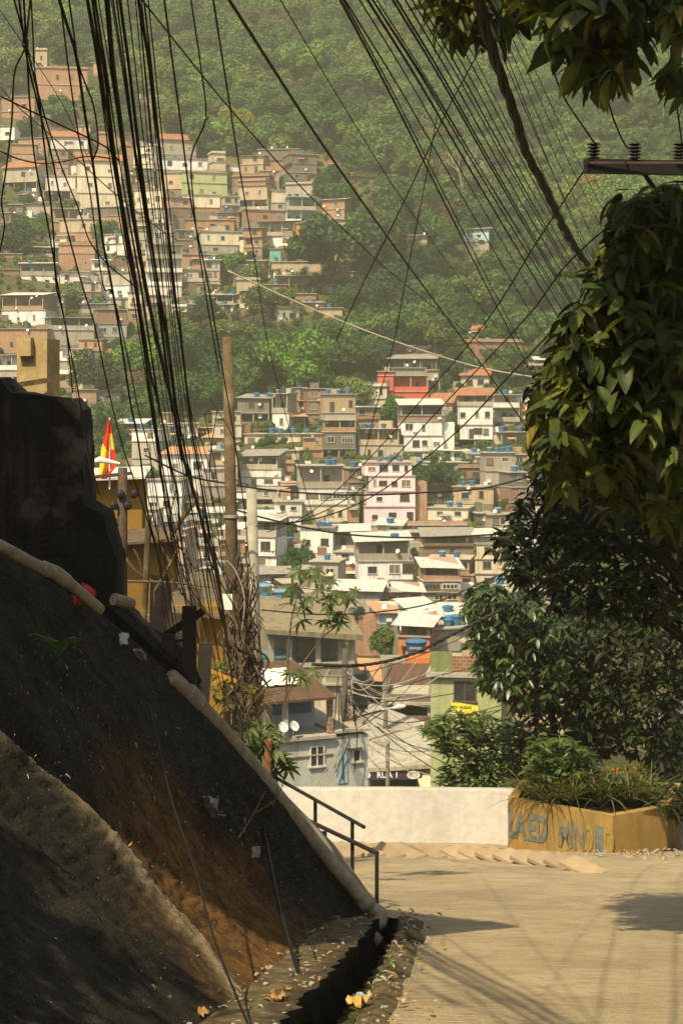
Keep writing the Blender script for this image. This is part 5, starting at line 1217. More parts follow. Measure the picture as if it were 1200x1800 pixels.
# leaf template: folded blade, tip along +Y, normal +Z, unit length
def leaf_tpl(width=.36, droop=.22, fold=.14):
    st = [(0, 0), (.12, .55), (.38, 1), (.68, .8), (.88, .4)]; V = []
    for y, wv in st:
        z = -droop*y*y
        V += [(-width/2*wv, y, z+fold*wv*width), (0, y, z), (width/2*wv, y, z+fold*wv*width)]
    V.append((0, 1, -droop)); Fc = []
    for i in range(len(st)-1):
        a = i*3; Fc += [(a, a+1, a+4, a+3), (a+1, a+2, a+5, a+4)]
    a = (len(st)-1)*3; Fc += [(a, a+1, len(V)-1, a), (a+1, a+2, len(V)-1, a+1)]
    return np.array(V), Fc
LNV = [16]
def place(tpl, pos, tip, nrm, L):
    V, Fc = tpl; pos = np.asarray(pos, float); tip = unit(np.asarray(tip, float)); nrm = np.asarray(nrm, float)
    x = unit(np.cross(tip, nrm)); z = np.cross(x, tip); L = np.asarray(L).reshape(-1, 1, 1)
    W = pos[:, None, :]+L*(V[None, :, 0:1]*x[:, None]+V[None, :, 1:2]*tip[:, None]+V[None, :, 2:3]*z[:, None])
    n = len(pos); nv = len(V); LNV[0] = nv
    wj = NR.uniform(.75, 1.25, (n, 1, 1))
    W = pos[:, None, :]+L*(V[None, :, 0:1]*x[:, None]*wj+V[None, :, 1:2]*tip[:, None]+V[None, :, 2:3]*z[:, None]*NR.uniform(.3, 1.9, (n, 1, 1)))
    q = np.array([f for f in Fc if len(set(f)) == 4]); t = np.array([(f[0], f[1], f[2]) for f in Fc if len(set(f)) == 3])
    off = (np.arange(n)*nv)[:, None, None]
    return W.reshape(-1, 3), (q[None]+off).reshape(-1, 4), (t[None]+off).reshape(-1, 3)
def polymesh(name, V, Q, Tt, mats, parent, mi_leaf=None):
    me = bpy.data.meshes.new(name); nq, nt = len(Q), len(Tt)
    me.vertices.add(len(V)); me.vertices.foreach_set('co', np.asarray(V, np.float32).ravel())
    me.loops.add(nq*4+nt*3); me.loops.foreach_set('vertex_index', np.concatenate([np.asarray(Q, np.int32).ravel(), np.asarray(Tt, np.int32).ravel()]))
    me.polygons.add(nq+nt); me.polygons.foreach_set('loop_start', np.concatenate([np.arange(0, nq*4, 4), nq*4+np.arange(0, nt*3, 3)]).astype(np.int32))
    for m in mats: me.materials.append(m)
    if mi_leaf is not None: me.polygons.foreach_set('material_index', mi_leaf.astype(np.int32))
    me.polygons.foreach_set('use_smooth', np.ones(nq+nt, bool)); me.update(calc_edges=True)
    at = me.attributes.new('lv', 'FLOAT', 'POINT'); at.data.foreach_set('value', np.repeat(NR.random(len(V)//LNV[0]), LNV[0]).astype(np.float32))
    o = bpy.data.objects.new(name, me); COL.objects.link(o)
    if parent: o.parent = parent
    return o
def whorls(centres, nl, L, rng, droop=(-.9, .25), tpl=None, spread=.03):
    pos = []; tip = []; nr = []; ln = []
    for c in centres:
        a0 = rng.uniform(0, 6.28); out = unit(np.array([rng.normal(), rng.normal(), rng.normal()*.5+.3]))
        k = int(rng.integers(nl[0], nl[1]+1))
        for j in range(k):
            a = a0+6.283*j/k+rng.normal()*.2
            d = np.array([math.cos(a), math.sin(a), rng.uniform(*droop)])+out*.35
            pos.append(np.array(c)+rng.normal(size=3)*spread); tip.append(d); nr.append(np.array([rng.normal()*.35, rng.normal()*.35, 1.0])); ln.append(rng.uniform(*L))
    return place(tpl, pos, tip, nr, ln)
BIGL = leafmat('big_leaf', (.058, .078, .018), .55, 0, .22, .52, .25, (.105, .125, .030), 2.6, .9)
MIDL = leafmat('glossy_leaf', (.045, .070, .020), .45, 0, .15, .35, .5, (.085, .11, .035), 2, .8)
DRKL = leafmat('dark_leaf', (.018, .028, .008), .5, 0, .1, .5, .2, (.055, .064, .018), 1.6, .8)  # leaf colour lowered in place of shade from the crowns above
FLOW = plain('flower_yellow', (.50, .30, .02), .7)
def branches(root, trunk, tips, r0, rng, mat=BARK, name='branch'):
    m = MB()
    for t in tips:
        b = trunk[int(rng.integers(0, len(trunk)))]; t = Vector(t); mid = (b+t)/2+Vector((rng.normal()*.12, rng.normal()*.12, .15))
        m.tube(smoothpts([b, mid, t], 4), np.linspace(r0, r0*.3, 9), 5)
    m.build(name, mat, root)
def near_tree(name, label, regions, trunk, tr, nl, L, tpl, mat, n_branch=30, seed=1, droop=(-.9, .25), flowers=0, cat='tree', group=None):
    rng = np.random.default_rng(seed); e = empty(name, trunk[0], label, cat, group); o = Vector(trunk[0])
    cs = []
    for poly, n, d0, d1 in regions:
        if n: cs += sample(poly, n, d0, d1, rng)
        else: cs += [Vector(rng.uniform(poly[0], poly[1])) for _ in range(d0)]
    V, Q, Tt = whorls(cs, nl, L, rng, droop, tpl)
    polymesh('crown', V-np.array(o), Q, Tt, [mat], e)
    m = MB(); m.tube(smoothpts([p-o for p in trunk], 4), np.linspace(tr, tr*.5, (len(trunk)-1)*4+1), 9); m.build('trunk', BARK, e, smooth=True)
    sp = smoothpts([p-o for p in trunk], 4); idx = rng.choice(len(cs), min(n_branch, len(cs)), replace=False)
    branches(e, sp[(3*len(sp))//4:] if name == 'unseen_shade_tree' else sp[len(sp)//3:], [cs[i]-o for i in idx], tr*.22, rng)
    if flowers:
        m = MB()
        for i in rng.choice(len(cs), flowers, replace=False):
            c = cs[i]-o
            for k in range(9):
                d = Vector((rng.normal(), rng.normal(), abs(rng.normal())+.5)).normalized(); m.tube([c, c+d*.045], [.004, .007], 4)
        m.build('flower_cluster', FLOW, e)
    return e
BT = leaf_tpl(.40, .25, .16)
# the big-leaved tree leaning in: lower crown, upper spray
big = [(1215, 330), (1155, 325), (1098, 365), (1075, 440), (1042, 505), (1010, 565), (988, 630), (968, 690), (955, 740), (955, 790), (1000, 815), (1050, 810), (1080, 830), (1110, 820), (1150, 790), (1215, 840)]
top = [(935, 0), (960, 62), (1010, 82), (1045, 132), (1085, 112), (1120, 70), (1215, 60), (1215, -60), (950, -60)]
dk = [(752, -30), (762, 28), (808, 62), (860, 48), (905, 30), (900, -20), (900, -60), (780, -60)]
edge = [(1150, 100), (1215, 90), (1215, 160), (1185, 150)]
near_tree('big_leaved_tree', 'big-leaved tree crowding the cables, drooping green leaves and yellow flower tufts', [(big, 820, 9.5, 13.0), ([(1090, 330), (1050, 430), (1005, 520), (965, 620), (938, 720), (935, 800), (990, 850), (1080, 900), (1215, 930), (1215, 800), (1000, 790), (990, 650), (1090, 450)], 90, 10, 12.5), ([(1200, 330), (1500, 330), (1500, 900), (1200, 900)], 110, 9.5, 13), (top, 120, 8.4, 9.8), ([(1290, -60), (1600, -60), (1600, 340), (1290, 300)], 50, 8.5, 11), (dk, 84, 10, 11.5), (edge, 8, 9, 9.8)],
   [P(1520, 1300, 12.5), P(1500, 900, 12), P(1480, 500, 11.5), P(1500, 150, 11), P(1450, -250, 10.5)], .16, (6, 9), (.10, .22), BT, BIGL, 12, 3, (-1.3, .1), 26)
ST = leaf_tpl(.34, .18, .12)
med = [(1215, 760), (1060, 760), (1000, 770), (950, 810), (915, 870), (880, 930), (868, 975), (890, 1010), (930, 1040), (980, 1075), (1215, 1100)]
near_tree('dark_broadleaf_tree', 'dark small-leaved tree standing below the big-leaved one', [(med, 860, 17, 21.5), ([(1200, 830), (1450, 830), (1450, 1150), (1200, 1150)], 160, 17, 21), ([(960, 650), (930, 705), (960, 720), (1000, 690)], 26, 16, 18)],
   [P(1300, 1500, 19), P(1280, 1200, 19), P(1200, 1000, 19), P(1120, 900, 19)], .16, (5, 8), (.12, .2), ST, DRKL, 40, 5, (-1.0, .3))
lit = [(835, 1015), (815, 1070), (830, 1130), (840, 1180), (850, 1215), (880, 1225), (910, 1250), (955, 1240), (1000, 1180), (1010, 1100), (960, 1060), (900, 1035)]
near_tree('glossy_leaved_tree', 'paler glossy-leaved tree whose crown hangs over the green house', [(lit, 640, 38, 42.5)],
   [P(985, 1480, 42), P(975, 1300, 42), P(950, 1150, 41), P(920, 1070, 40)], .11, (6, 9), (.2, .33), ST, MIDL, 30, 7, (-1.2, .0))
rdk = [(985, 1075), (1215, 1050), (1215, 1420), (1150, 1420), (1130, 1330), (1080, 1320), (1040, 1340), (1000, 1320), (960, 1300), (930, 1260), (965, 1230), (1000, 1180)]
near_tree('shady_tree', 'shady tree behind the planter with glints on small leaves', [(rdk, 900, 38.5, 45), ([(1210, 1050), (1400, 1050), (1400, 1420), (1210, 1420)], 160, 38.5, 45)],
   [P(1018, 1460, 43), P(1022, 1300, 43), P(1040, 1150, 42), P(1100, 1090, 41)], .14, (6, 9), (.19, .31), ST, DRKL, 40, 9, (-1.0, .1))
fea = [(745, 1290), (760, 1262), (800, 1250), (850, 1255), (900, 1262), (960, 1290), (1000, 1340), (1010, 1395), (900, 1395), (800, 1392), (770, 1375), (790, 1340), (760, 1310)]
FT = leaf_tpl(.22, .1, .05)
FEAM = leafmat('feathery_leaf', (.075, .115, .035), .4, 0, .25, .5, .2, (.14, .16, .05), 1.5, .6)
near_tree('feathery_shrub', 'feathery pale green shrub spilling over the white wall', [(fea, 420, 42, 46)], [P(880, 1470, 44), P(870, 1400, 44), P(840, 1320, 44), P(800, 1280, 44)], .07, (7, 11), (.22, .42), FT, FEAM, 46, 11, (-.5, .5), 0, 'shrub')
low = [(930, 1300), (1000, 1290), (1040, 1330), (1040, 1395), (920, 1395)]
near_tree('leafy_shrub', 'low leafy shrub between the feathery shrub and planter grass', [(low, 190, 36.2, 38), ([(1040, 1360), (1140, 1350), (1150, 1400), (1040, 1402)], 60, 36.2, 37.6)], [P(985, 1420, 37.3), P(985, 1385, 37.3), P(980, 1330, 37.3)], .05, (6, 9), (.16, .26), ST, FEAM, 20, 13, (-.6, .4), 0, 'shrub')
# sapling with palmate leaves, plants behind the pipe
PT = leaf_tpl(.26, .18, .1)
def palmate(centres, rng, L):
    pos = []; tip = []; nr = []; ln = []
    for c in centres:
        f = unit(np.array([rng.normal(), rng.normal()-.3, -.4+rng.normal()*.3])); up = unit(np.array([rng.normal()*.4, rng.normal()*.4-.4, 1]))
        s_ = unit(np.cross(f, up)); f = np.cross(up, s_); l0 = rng.uniform(*L)
        for a in np.linspace(-2.2, 2.2, 7):
            pos.append(np.array(c)); tip.append(f*math.cos(a)+s_*math.sin(a)-up*.25); nr.append(up); ln.append(l0*(1-.12*abs(a)))
    return place(PT, pos, tip, nr, ln)
PALM = leafmat('palmate_leaf', (.085, .12, .03), .35, 0, .3, .45, .3, (.15, .175, .05), 2)
def palm_plant(name, label, cs, stems, L, seed, r=.018, mat=PALM):
    rng = np.random.default_rng(seed); o = Vector(stems[0][0]); e = empty(name, o, label, 'plant')
    V, Q, Tt = palmate(cs, rng, L); polymesh('leaves', V-np.array(o), Q, Tt, [mat], e)
    m = MB()
    for s_ in stems: m.tube(smoothpts([p-o for p in s_], 4), np.linspace(r, r*.35, (len(s_)-1)*4+1), 6)
    for c in cs:
        b = min((q for s_ in stems for q in smoothpts(s_, 4)[4:]), key=lambda q: (q-c).length); m.tube([b-o, (b+c)/2-o+Vector((0, 0, .08)), c-o], r*.22, 4)
    m.build('stem', WOODP, e); return e
D = 26
cs = [P(x, y, D+dz) for x, y, dz in ((525, 1003, 0), (548, 1012, .3), (515, 1030, -.2), (560, 1035, .1), (580, 1020, .3), (596, 1040, 0), (612, 1052, .3), (545, 1050, 0), (530, 1065, .2), (575, 1065, -.2), (590, 1078, .1), (530, 1090, .3), (600, 1095, 0), (560, 1010, -.3), (625, 1040, .2), (470, 1032, .2), (583, 1050, .4), (508, 1060, -.3), (570, 1090, .2), (553, 1000, .3))]
palm_plant('papaya_sapling', 'thin sapling with star-shaped hand leaves beside the pale pole', cs, [[P(500, 1260, D), P(505, 1180, D), P(512, 1090, D), P(530, 1020, D)], [P(500, 1230, D), P(530, 1170, D), P(565, 1120, D), P(590, 1050, D)], [P(565, 1120, D), P(600, 1090, D), P(612, 1050, D)]], (.20, .34), 4)
D = 25
cs = [P(R.uniform(430, 490), R.uniform(1265, 1330), D+R.uniform(-.5, .5)) for _ in range(26)]+[P(R.uniform(478, 508), R.uniform(1320, 1355), D) for _ in range(9)]
palm_plant('broadleaf_weed', 'bright green hand-leaved weed clump behind the long pipe', cs, [[P(462, 1400, D), P(458, 1330, D), P(455, 1280, D)], [P(478, 1400, D), P(485, 1340, D), P(492, 1325, D)]], (.18, .3), 5, .02)
cs = [P(R.uniform(505, 555), R.uniform(1160, 1200), 25.6) for _ in range(5)]
palm_plant('papaya_sapling', 'small low hand-leaved shoot by the white tarpaulin', cs, [[P(500, 1262, 25.7), P(512, 1215, 25.7), P(535, 1185, 25.7)]], (.16, .24), 8, .012)
# strap-leaved bromeliad-like clump
def blades(name, label, cs, n, L, wd, rng, mats, spread=(-.2, 1.2), cat='plant', kind=None, group=None):
    tpl = leaf_tpl(wd, .45, .2); pos = []; tip = []; nr = []; ln = []
    for c in cs:
        for k in range(n):
            a = rng.uniform(0, 6.28); pos.append(np.array(c)+rng.normal(size=3)*.04); tip.append([math.cos(a), math.sin(a), rng.uniform(*spread)]); nr.append([-math.cos(a)*.6, -math.sin(a)*.6, 1]); ln.append(rng.uniform(*L))
    V, Q, Tt = place(tpl, pos, tip, nr, ln); o0 = np.array(cs[0])
    o = polymesh(name, V-o0, Q, Tt, mats, None, np.repeat(rng.integers(0, len(mats), len(pos)), 1).repeat(1)[np.concatenate([np.repeat(np.arange(len(pos)), len(Q)//len(pos)), np.repeat(np.arange(len(pos)), len(Tt)//len(pos))])])
    o.location = o0; return tag(o, label, cat, group, kind)
rng = np.random.default_rng(44)
STRAP = leafmat('strap_leaf', (.07, .10, .02), .5, 0, .2, .45, .3, (.2, .2, .04)); DRYS = leafmat('dry_strap', (.30, .17, .03), .4, 0, .2, .6, .2)
blades('strap_plant', 'strap-leaved plant with yellowing leaves beside the vine pole', [P(378, 1180, 25), P(385, 1210, 25), P(395, 1190, 25.3), P(372, 1225, 24.8), P(388, 1238, 25)], 13, (.22, .42), .13, rng, [STRAP, STRAP, DRYS])
blades('strap_plant', 'strap-leaved plant under the vines right of the pole', [P(445, 1215, 26), P(452, 1235, 26), P(462, 1225, 26)], 12, (.2, .4), .12, rng, [STRAP, STRAP, DRYS])
m = MB(); m.beam(P(368, 1178, 24.7), P(415, 1198, 24.7), .06, .04); m.beam(P(372, 1203, 24.68), P(400, 1190, 24.68), .05, .04); tag(m.build('orange_plank', plain('orange_wood', (.45, .24, .04), .8)), 'orange crossed wooden sticks beside the strap plant', 'wood')
m = MB(); m.tube([P(468, 1430, 24.5), P(472, 1300, 24.5)], [.07, .055], 8); tag(m.build('stake', plain('rusty_stake', (.26, .12, .05), .9)), 'rusty orange stake behind the handrail top', 'stake')
# planter grass and flowers
GR1 = leafmat('grass_green', (.075, .10, .028), .4, 0, .25, .6, .15, (.2, .19, .06)); GR2 = leafmat('grass_dry', (.17, .14, .06), .5, 0, .2, .7, .1)
cs = [P(rng.uniform(925, 1140), rng.uniform(1398, 1412), rng.uniform(35.9, 37.9)) for _ in range(150)]
blades('grass', None, cs, 9, (.3, .95), .035, rng, [GR1, GR1, GR2], (.5, 2.6), None, 'stuff')
cs = [P(rng.uniform(1130, 1230), rng.uniform(1380, 1440), rng.uniform(35.5, 38)) for _ in range(50)]
blades('dark_weed', 'dark weeds hanging over the shaded end of the planter', cs, 9, (.2, .45), .2, rng, [DRKL], (-.6, 1))
m = MB(); m.hexa([P(1052, 1460, 39.6), P(1138, 1460, 39.6), P(1138, 1460, 39.9), P(1052, 1460, 39.9), P(1050, 1352, 39.6), P(1136, 1346, 39.6), P(1136, 1346, 39.9), P(1050, 1352, 39.9)])
tag(m.build('yellow_wall', plain('amber_paint', (.62, .33, .04), .7)), 'amber painted low wall behind the planter grass', 'wall')
m = MB(); m.hexa([P(895, 1480, 47), P(1010, 1480, 47), P(1010, 1480, 48), P(895, 1480, 48), P(900, 1230, 47), P(985, 1150, 47), P(985, 1150, 48), P(900, 1230, 48)])
tag(m.build('plastered_wall', WALL['tn']), 'pinkish tan wall showing through the shady tree', 'wall')
m = MB(); m.hexa([P(1130, 1500, 44), P(1280, 1500, 44), P(1280, 1500, 44.4), P(1130, 1500, 44.4), P(1150, 1235, 44), P(1280, 1225, 44), P(1280, 1225, 44.4), P(1150, 1235, 44.4)])
tag(m.build('white_wall', WHITEW), 'tall whitewashed wall glimpsed through the leaves behind the planter', 'wall')
# fern and weeds on the bank
FERN = leafmat('fern_green', (.075, .17, .045), .3, 0, .25, .5, .2)
def fern(c, label, n, L, seed):
    rg = random.Random(seed); e = empty('fern', c, label, 'plant'); pos = []; tip = []; nr = []; ln = []; m = MB()
    for k in range(n):
        a = rg.uniform(-2.6, 2.6)-1.57+ .0; l = rg.uniform(*L); d = np.array([math.cos(a)*.8, math.sin(a)*.5-.3, 0]); pts = []
        for j in range(13):
            t = j/12; p = d*l*t+np.array([0, 0, l*(1.5*t-.9*t*t)]); pts.append(Vector(p))
            if j > 1:
                s_ = unit(np.cross(d, [0, 0, 1])); f = unit(d+np.array([0, 0, .9-1.5*t]))
                for sg in (-1, 1): pos.append(p); tip.append(s_*sg+f*.45); nr.append(np.cross(f, s_)*1.0+np.array([0, 0, .5])); ln.append(l*.20*(1-t)**.8+.01)
        m.tube(pts, .004, 4)
    V, Q, Tt = place(leaf_tpl(.3, .1, .1), pos, tip, nr, ln); polymesh('fronds', V, Q, Tt, [FERN], e); m.build('stalk', FERN, e); return e
fern(on_bank(.515, .42, .05), 'bright green fern clump on the dark bank', 13, (.22, .36), 1)
def bank_at(px, py, off=.0):
    best = None
    for t in np.linspace(.3, 1, 141):
        for u in np.linspace(0, .94, 95):
            p = bank_pt(t, u/.94); x, y = pix(*p); dd = (x-px)**2+(y-py)**2
            if best is None or dd < best[0]: best = (dd, p)
    return best[1]+Vector((.79, .02, .61))*(off+.02+1.4*bank_n(px, py))
fp_ = bank_at(72, 1180, .22); bpy.data.objects['fern'].location = fp_
palm_plant('small_weed', 'tiny bright green seedling at the foot of the bank', [bank_at(570, 1630, .1), bank_at(580, 1622, .15), bank_at(577, 1640, .08)], [[bank_at(576, 1650, 0), bank_at(576, 1632, .1)]], (.07, .1), 6, .006)
# litter: dry leaves and specks on bank, ledge and road edge
LIT_ = leafmat('dry_leaf', (.30, .17, .06), .5, 0, .1, .8, .1, (.45, .33, .18), 14); LT2 = plain('pale_litter', (.30, .275, .22), .8, .4, 9); LT3 = leafmat('red_dry_leaf', (.28, .10, .04), .4, 0, .1, .8, .1)
rg = np.random.default_rng(8); pos = []; tip = []; nr = []; ln = []; 
for i in range(1500):
    t = rg.uniform(.3, .98); u = rg.uniform(0, 1)**1.0
    if rg.random() < .45: u = rg.normal(.62, .10); t = rg.uniform(.42, .9)
    u = min(.97, max(0, u)); p = on_bank(t, u, .012+bank_n(*pix(*bank_pt(t, u)))*1.4); pos.append(p); a = rg.uniform(0, 6.28); tip.append([math.cos(a)*.6+.3, math.sin(a)*.4, -.6+rg.normal()*.2]); nr.append([.79, .02, .61]); ln.append(rg.uniform(.008, .028) if rg.random() < .93 else rg.uniform(.04, .09))
for i in range(330):
    y = rg.uniform(12.5, 22); x = gl(y)-rg.uniform(.0, .75) if rg.random() < .6 else gr(y)+abs(rg.normal())*.28
    pos.append(Vector((x, y, road_z(y)+.07))); a = rg.uniform(0, 6.28); tip.append([math.cos(a), math.sin(a), .1]); nr.append([0, 0, 1]); ln.append(rg.uniform(.02, .09))
for i in range(260):
    y = rg.uniform(33, 37.0); x = 6.1+rg.normal()*.8; pos.append(Vector((x, y, road_z(y)+.06))); a = rg.uniform(0, 6.28); tip.append([math.cos(a), math.sin(a), .2]); nr.append([0, 0, 1]); ln.append(rg.uniform(.05, .14))
V, Q, Tt = place(leaf_tpl(.5, .3, .3), pos, tip, nr, ln); nl_ = len(pos); mk = rg.integers(0, 3, nl_)
mi = mk[np.concatenate([np.repeat(np.arange(nl_), len(Q)//nl_), np.repeat(np.arange(nl_), len(Tt)//nl_)])]
tag(polymesh('leaf_litter', V, Q, Tt, [LIT_, LT2, LT2], None, mi), kind='stuff')
def scrap(name, label, c, s, mat, seed=1, cat='litter', flat=.35):
    rg = random.Random(seed); m = MB(); V = []; n = 7
    for j in range(n):
        for i in range(n): kx = .85+.35*noise.noise((math.atan2(j-3, i-3)*1.3, seed, 2)); V.append(((i/(n-1)-.5)*s*kx, (j/(n-1)-.5)*s*.7*kx, s*flat*noise.noise((i*.7, j*.7, seed))))
    m.add(V, [(j*n+i, j*n+i+1, (j+1)*n+i+1, (j+1)*n+i) for j in range(n-1) for i in range(n-1)])
    o = m.build(name, mat, None, c, True); sd = o.modifiers.new('thick', 'SOLIDIFY'); sd.thickness = .006; o.rotation_euler = (rg.uniform(-.4, .4), .9 if 'bank' in label else rg.uniform(-.2, .2), rg.uniform(0, 6)); return tag(o, label, cat)
scrap('red_rag', 'crumpled bright red rag on the bank under the pipe', bank_at(126, 1056, .1), .26, WASH[2], 3, 'rag', .7)
scrap('paper_scrap', 'torn greyish paper stuck on the bank near a twig', bank_at(372, 1420, .04), .34, plain('grey_paper', (.30, .30, .27)), 4, 'paper')
scrap('paper_scrap', 'small white paper on the sunlit bank crest', bank_at(447, 1497, .05), .16, LT2, 5, 'paper')
scrap('plastic_scrap', 'bluish white plastic scrap high on the bank', bank_at(205, 1135, .06), .16, plain('pale_blue_plastic', (.38, .44, .46), .4), 6, 'plastic')
scrap('plastic_scrap', 'flat pale plastic bag piece halfway up the bank', bank_at(232, 1160, .06), .2, LT2, 7, 'plastic')
scrap('dry_leaf', 'big curled orange leaf on the dirt ledge', Vector((gl(14.0)-.16, 14.0, road_z(14.0)+.09)), .16, LIT_, 8, 'leaf', .6)
scrap('dry_leaf', 'curled orange leaf near the lower frame edge of the ledge', Vector((gl(13.2)-.62, 13.2, road_z(13.2)+.09)), .12, LIT_, 18, 'leaf', .6)
scrap('food_wrapper', 'crumpled yellow wrapper beside the gutter', Vector((gr(13.9)-.02, 13.9, road_z(13.9)+.08)), .22, leafmat('wrapper_yellow', (.50, .30, .06), .4, 0, 0, .4, .4, (.6, .5, .3), 9), 9, 'wrapper', .4)
scrap('plastic_bag', 'pale blue plastic bag lying in the gutter', Vector(((gl(17)+gr(17))/2+.05, 17, road_z(17)-.38)), .3, plain('bag_blue', (.30, .40, .46), .4), 10, 'plastic bag', .7)
m = MB(); m.lathe([(.03, 0), (.034, .02), (.034, .14), (.014, .19), (.014, .215)], (0, 0, 0), 12); bo = empty('plastic_bottle', Vector((gr(13.05)-.09, 13.05, road_z(13.05)-.02)), 'clear plastic bottle with a blue label at the gutter edge', 'bottle'); bo.rotation_euler = (rad(80), 0, rad(-30))
m.build('bottle_body', plain('clear_plastic', (.40, .44, .44), .2, .1, spec=.6), bo); m = MB(); m.lathe([(.036, .05), (.036, .11), (.03, .11), (.03, .05)], (0, 0, 0), 12); m.build('bottle_label', TANKB, bo)
m = MB(); m.tube([Vector((.14, 0, .0)), Vector((.0, .0, .06)), Vector((-.14, .02, .0))], .05, 8); 
tag(m.build('broken_stub', BARK, None, Vector((gr(18.6)+.22, 18.6, road_z(18.6)+.05))), 'dark broken root stub at the road edge of the gutter', 'root')
twig([[bank_at(410, 1480, .1), bank_at(415, 1455, .3), bank_at(418, 1430, .42)], [bank_at(415, 1455, .3), bank_at(440, 1440, .4), bank_at(446, 1415, .45)], [bank_at(440, 1440, .4), bank_at(430, 1420, .5)]], .012, 'small pale twig standing on the bank crest')
GRW = [Vector((gr(y)+.1, y, road_z(y)+.03)) for y in (15.6, 15.9, 16.3, 16.0)]
blades('weed_tuft', 'small green weed tuft on the road edge of the gutter', GRW, 12, (.06, .16), .12, rng, [STRAP], (.2, 1.4))
m = MB(); m.hexa([P(560, 1500, 24.6), P(576, 1500, 24.6), P(576, 1500, 25), P(560, 1500, 25), P(556, 1462, 24.6), P(574, 1460, 24.6), P(574, 1460, 25), P(556, 1462, 25)]); 
tag(m.build('litter_bin', plain('bin_dark', (.04, .035, .03))), 'dark bin with a red mark behind the handrail', 'bin')
# ------------------------------------------------------------- trees on the hill
filler()
tree(532, 112, 46, 'bright', 'bright light green tree standing alone in the dark forest', sz=1.3)
tree(548, 170, 34, 'mid', 'mid green tree under the bright one in the forest')
tree(585, 445, 92, 'dark', 'large dark tree below the brick row houses', sz=.95)
tree(665, 430, 72, 'mid', 'large green tree with an orange tinge beside the grey concrete house', sx=.9)
tree(640, 395, 40, 'olive', 'olive crown top rising behind the big green tree')
tree(690, 540, 60, 'dark', 'dark dense tree above the red house')
tree(848, 520, 60, 'olive', 'broad round olive tree below the blue shack', sz=.9)
tree(770, 300, 38, 'rust', 'dry orange-brown crown near the bare tree')
tree(765, 385, 36, 'rust', 'low ochre crown between the two lonely shacks')
tree(765, 465, 22, 'yellow', 'small yellow flowering crown below the brown shack')
tree(690, 345, 44, 'olive', 'olive brown tree under the tiny white cube house')
tree(540, 640, 74, 'bright', 'wide fresh green tree above the curved cream house', sz=.85)
tree(470, 625, 40, 'mid', 'green tree beside the wooden pole top')
tree(620, 700, 46, 'olive', 'olive shrub-like tree below the red house')
tree(700, 725, 34, 'mid', 'round green tree in front of the red house base')
tree(750, 845, 38, 'dark', 'dark tree pressed between the pink and blue houses', sz=1.3)
tree(500, 945, 26, 'mid', 'slim green tree beside the gallery house', sz=1.9)
tree(517, 985, 28, 'mid', 'low bushy tree behind the sapling')
tree(672, 1130, 30, 'olive', 'dull olive tree beside the concrete frame house', sz=1.3)
tree(240, 640, 52, 'bright', 'sunny green tree behind the cable bundle', sz=1.2)
tree(170, 660, 50, 'dark', 'dark round tree above the flag')
tree(185, 760, 46, 'mid', 'green tree behind the flag', sz=1.2)
tree(330, 640, 60, 'dark', 'big dark tree behind the heavy cables', sz=1.2)
tree(300, 590, 38, 'mid', 'green crown between cables and blue tank house')
tree(415, 590, 40, 'olive', 'palm-like olive tree right behind the pole top')
tree(400, 468, 34, 'mid', 'green tree in the gap below the long cream house', sz=1.0)
tree(440, 480, 24, 'olive', 'small olive tree beside the turquoise house')
tree(355, 545, 30, 'dark', 'dark bush under the tarpaulin roof house')
tree(480, 530, 40, 'olive', 'dry olive tree left of the grey ruin')
tree(290, 130, 42, 'olive', 'yellowish green tree beyond the cables at forest edge')
tree(360, 230, 36, 'mid', 'green tree above the long white flat house')
tree(420, 215, 34, 'yellow', 'yellow-green tree on the dry clearing')
tree(585, 330, 40, 'mid', 'green tree beside the balcony house', sz=1.2)
tree(600, 270, 36, 'mid', 'banana-leaved green crown above the tan hut')
tree(20, 420, 42, 'dark', 'dark tree at the photo edge below the palm')
tree(60, 400, 30, 'mid', 'green shrub tree below the stilt house')
tree(190, 410, 28, 'mid', 'green tree beside the square brick house')
tree(50, 225, 24, 'dark', 'dark tree between the edge brick house and terrace')
tree(100, 190, 34, 'mid', 'green trees below the top brick house', sz=.8)
tree(170, 190, 36, 'mid', 'green tree right of the top brick house')
tree(205, 165, 40, 'dark', 'dark tree right behind the thickest cable')
tree(225, 220, 40, 'mid', 'green tree patch above the cream apartment house')
tree(300, 200, 44, 'olive', 'olive tree above the orange tiled roof')
tree(120, 520, 26, 'olive', 'olive tree in the yard of the white house')
tree(890, 640, 44, 'mid', 'green tree below the brick ruin', sz=.9)
tree(760, 590, 50, 'olive', 'olive tree above the little cream house', sz=.9)
tree(800, 640, 36, 'dark', 'dark tree beside the little cream house')
tree(930, 520, 50, 'dark', 'dark tree under the cable fan end')
tree(930, 430, 56, 'mid', 'green tree behind the cable fan end')
tree(1090, 235, 52, 'olive', 'yellowish olive tree above the crossarm', sz=.7)
tree(905, 520, 30, 'grey', 'leafless grey-brown crown below the fan')
tree(450, 560, 30, 'grey', 'greyish dry crown beside the pole')
tree(640, 630, 34, 'grey', 'grey-brown dry shrub left of the red house')
tree(700, 500, 50, 'dark', 'dark tree behind the crossing wires')
bare_tree(810, 370, 110, 'wide bare grey tree above the blue shack')
bare_tree(1090, 215, 60, 'small bare white tree on the far wooded slope')
bare_tree(355, 150, 60, 'bare pale trunk at the dark forest hollow')
bare_tree(640, 150, 70, 'bare branching tree on the upper slope')
bare_tree(910, 540, 60, 'bare twiggy tree above the pink house row')
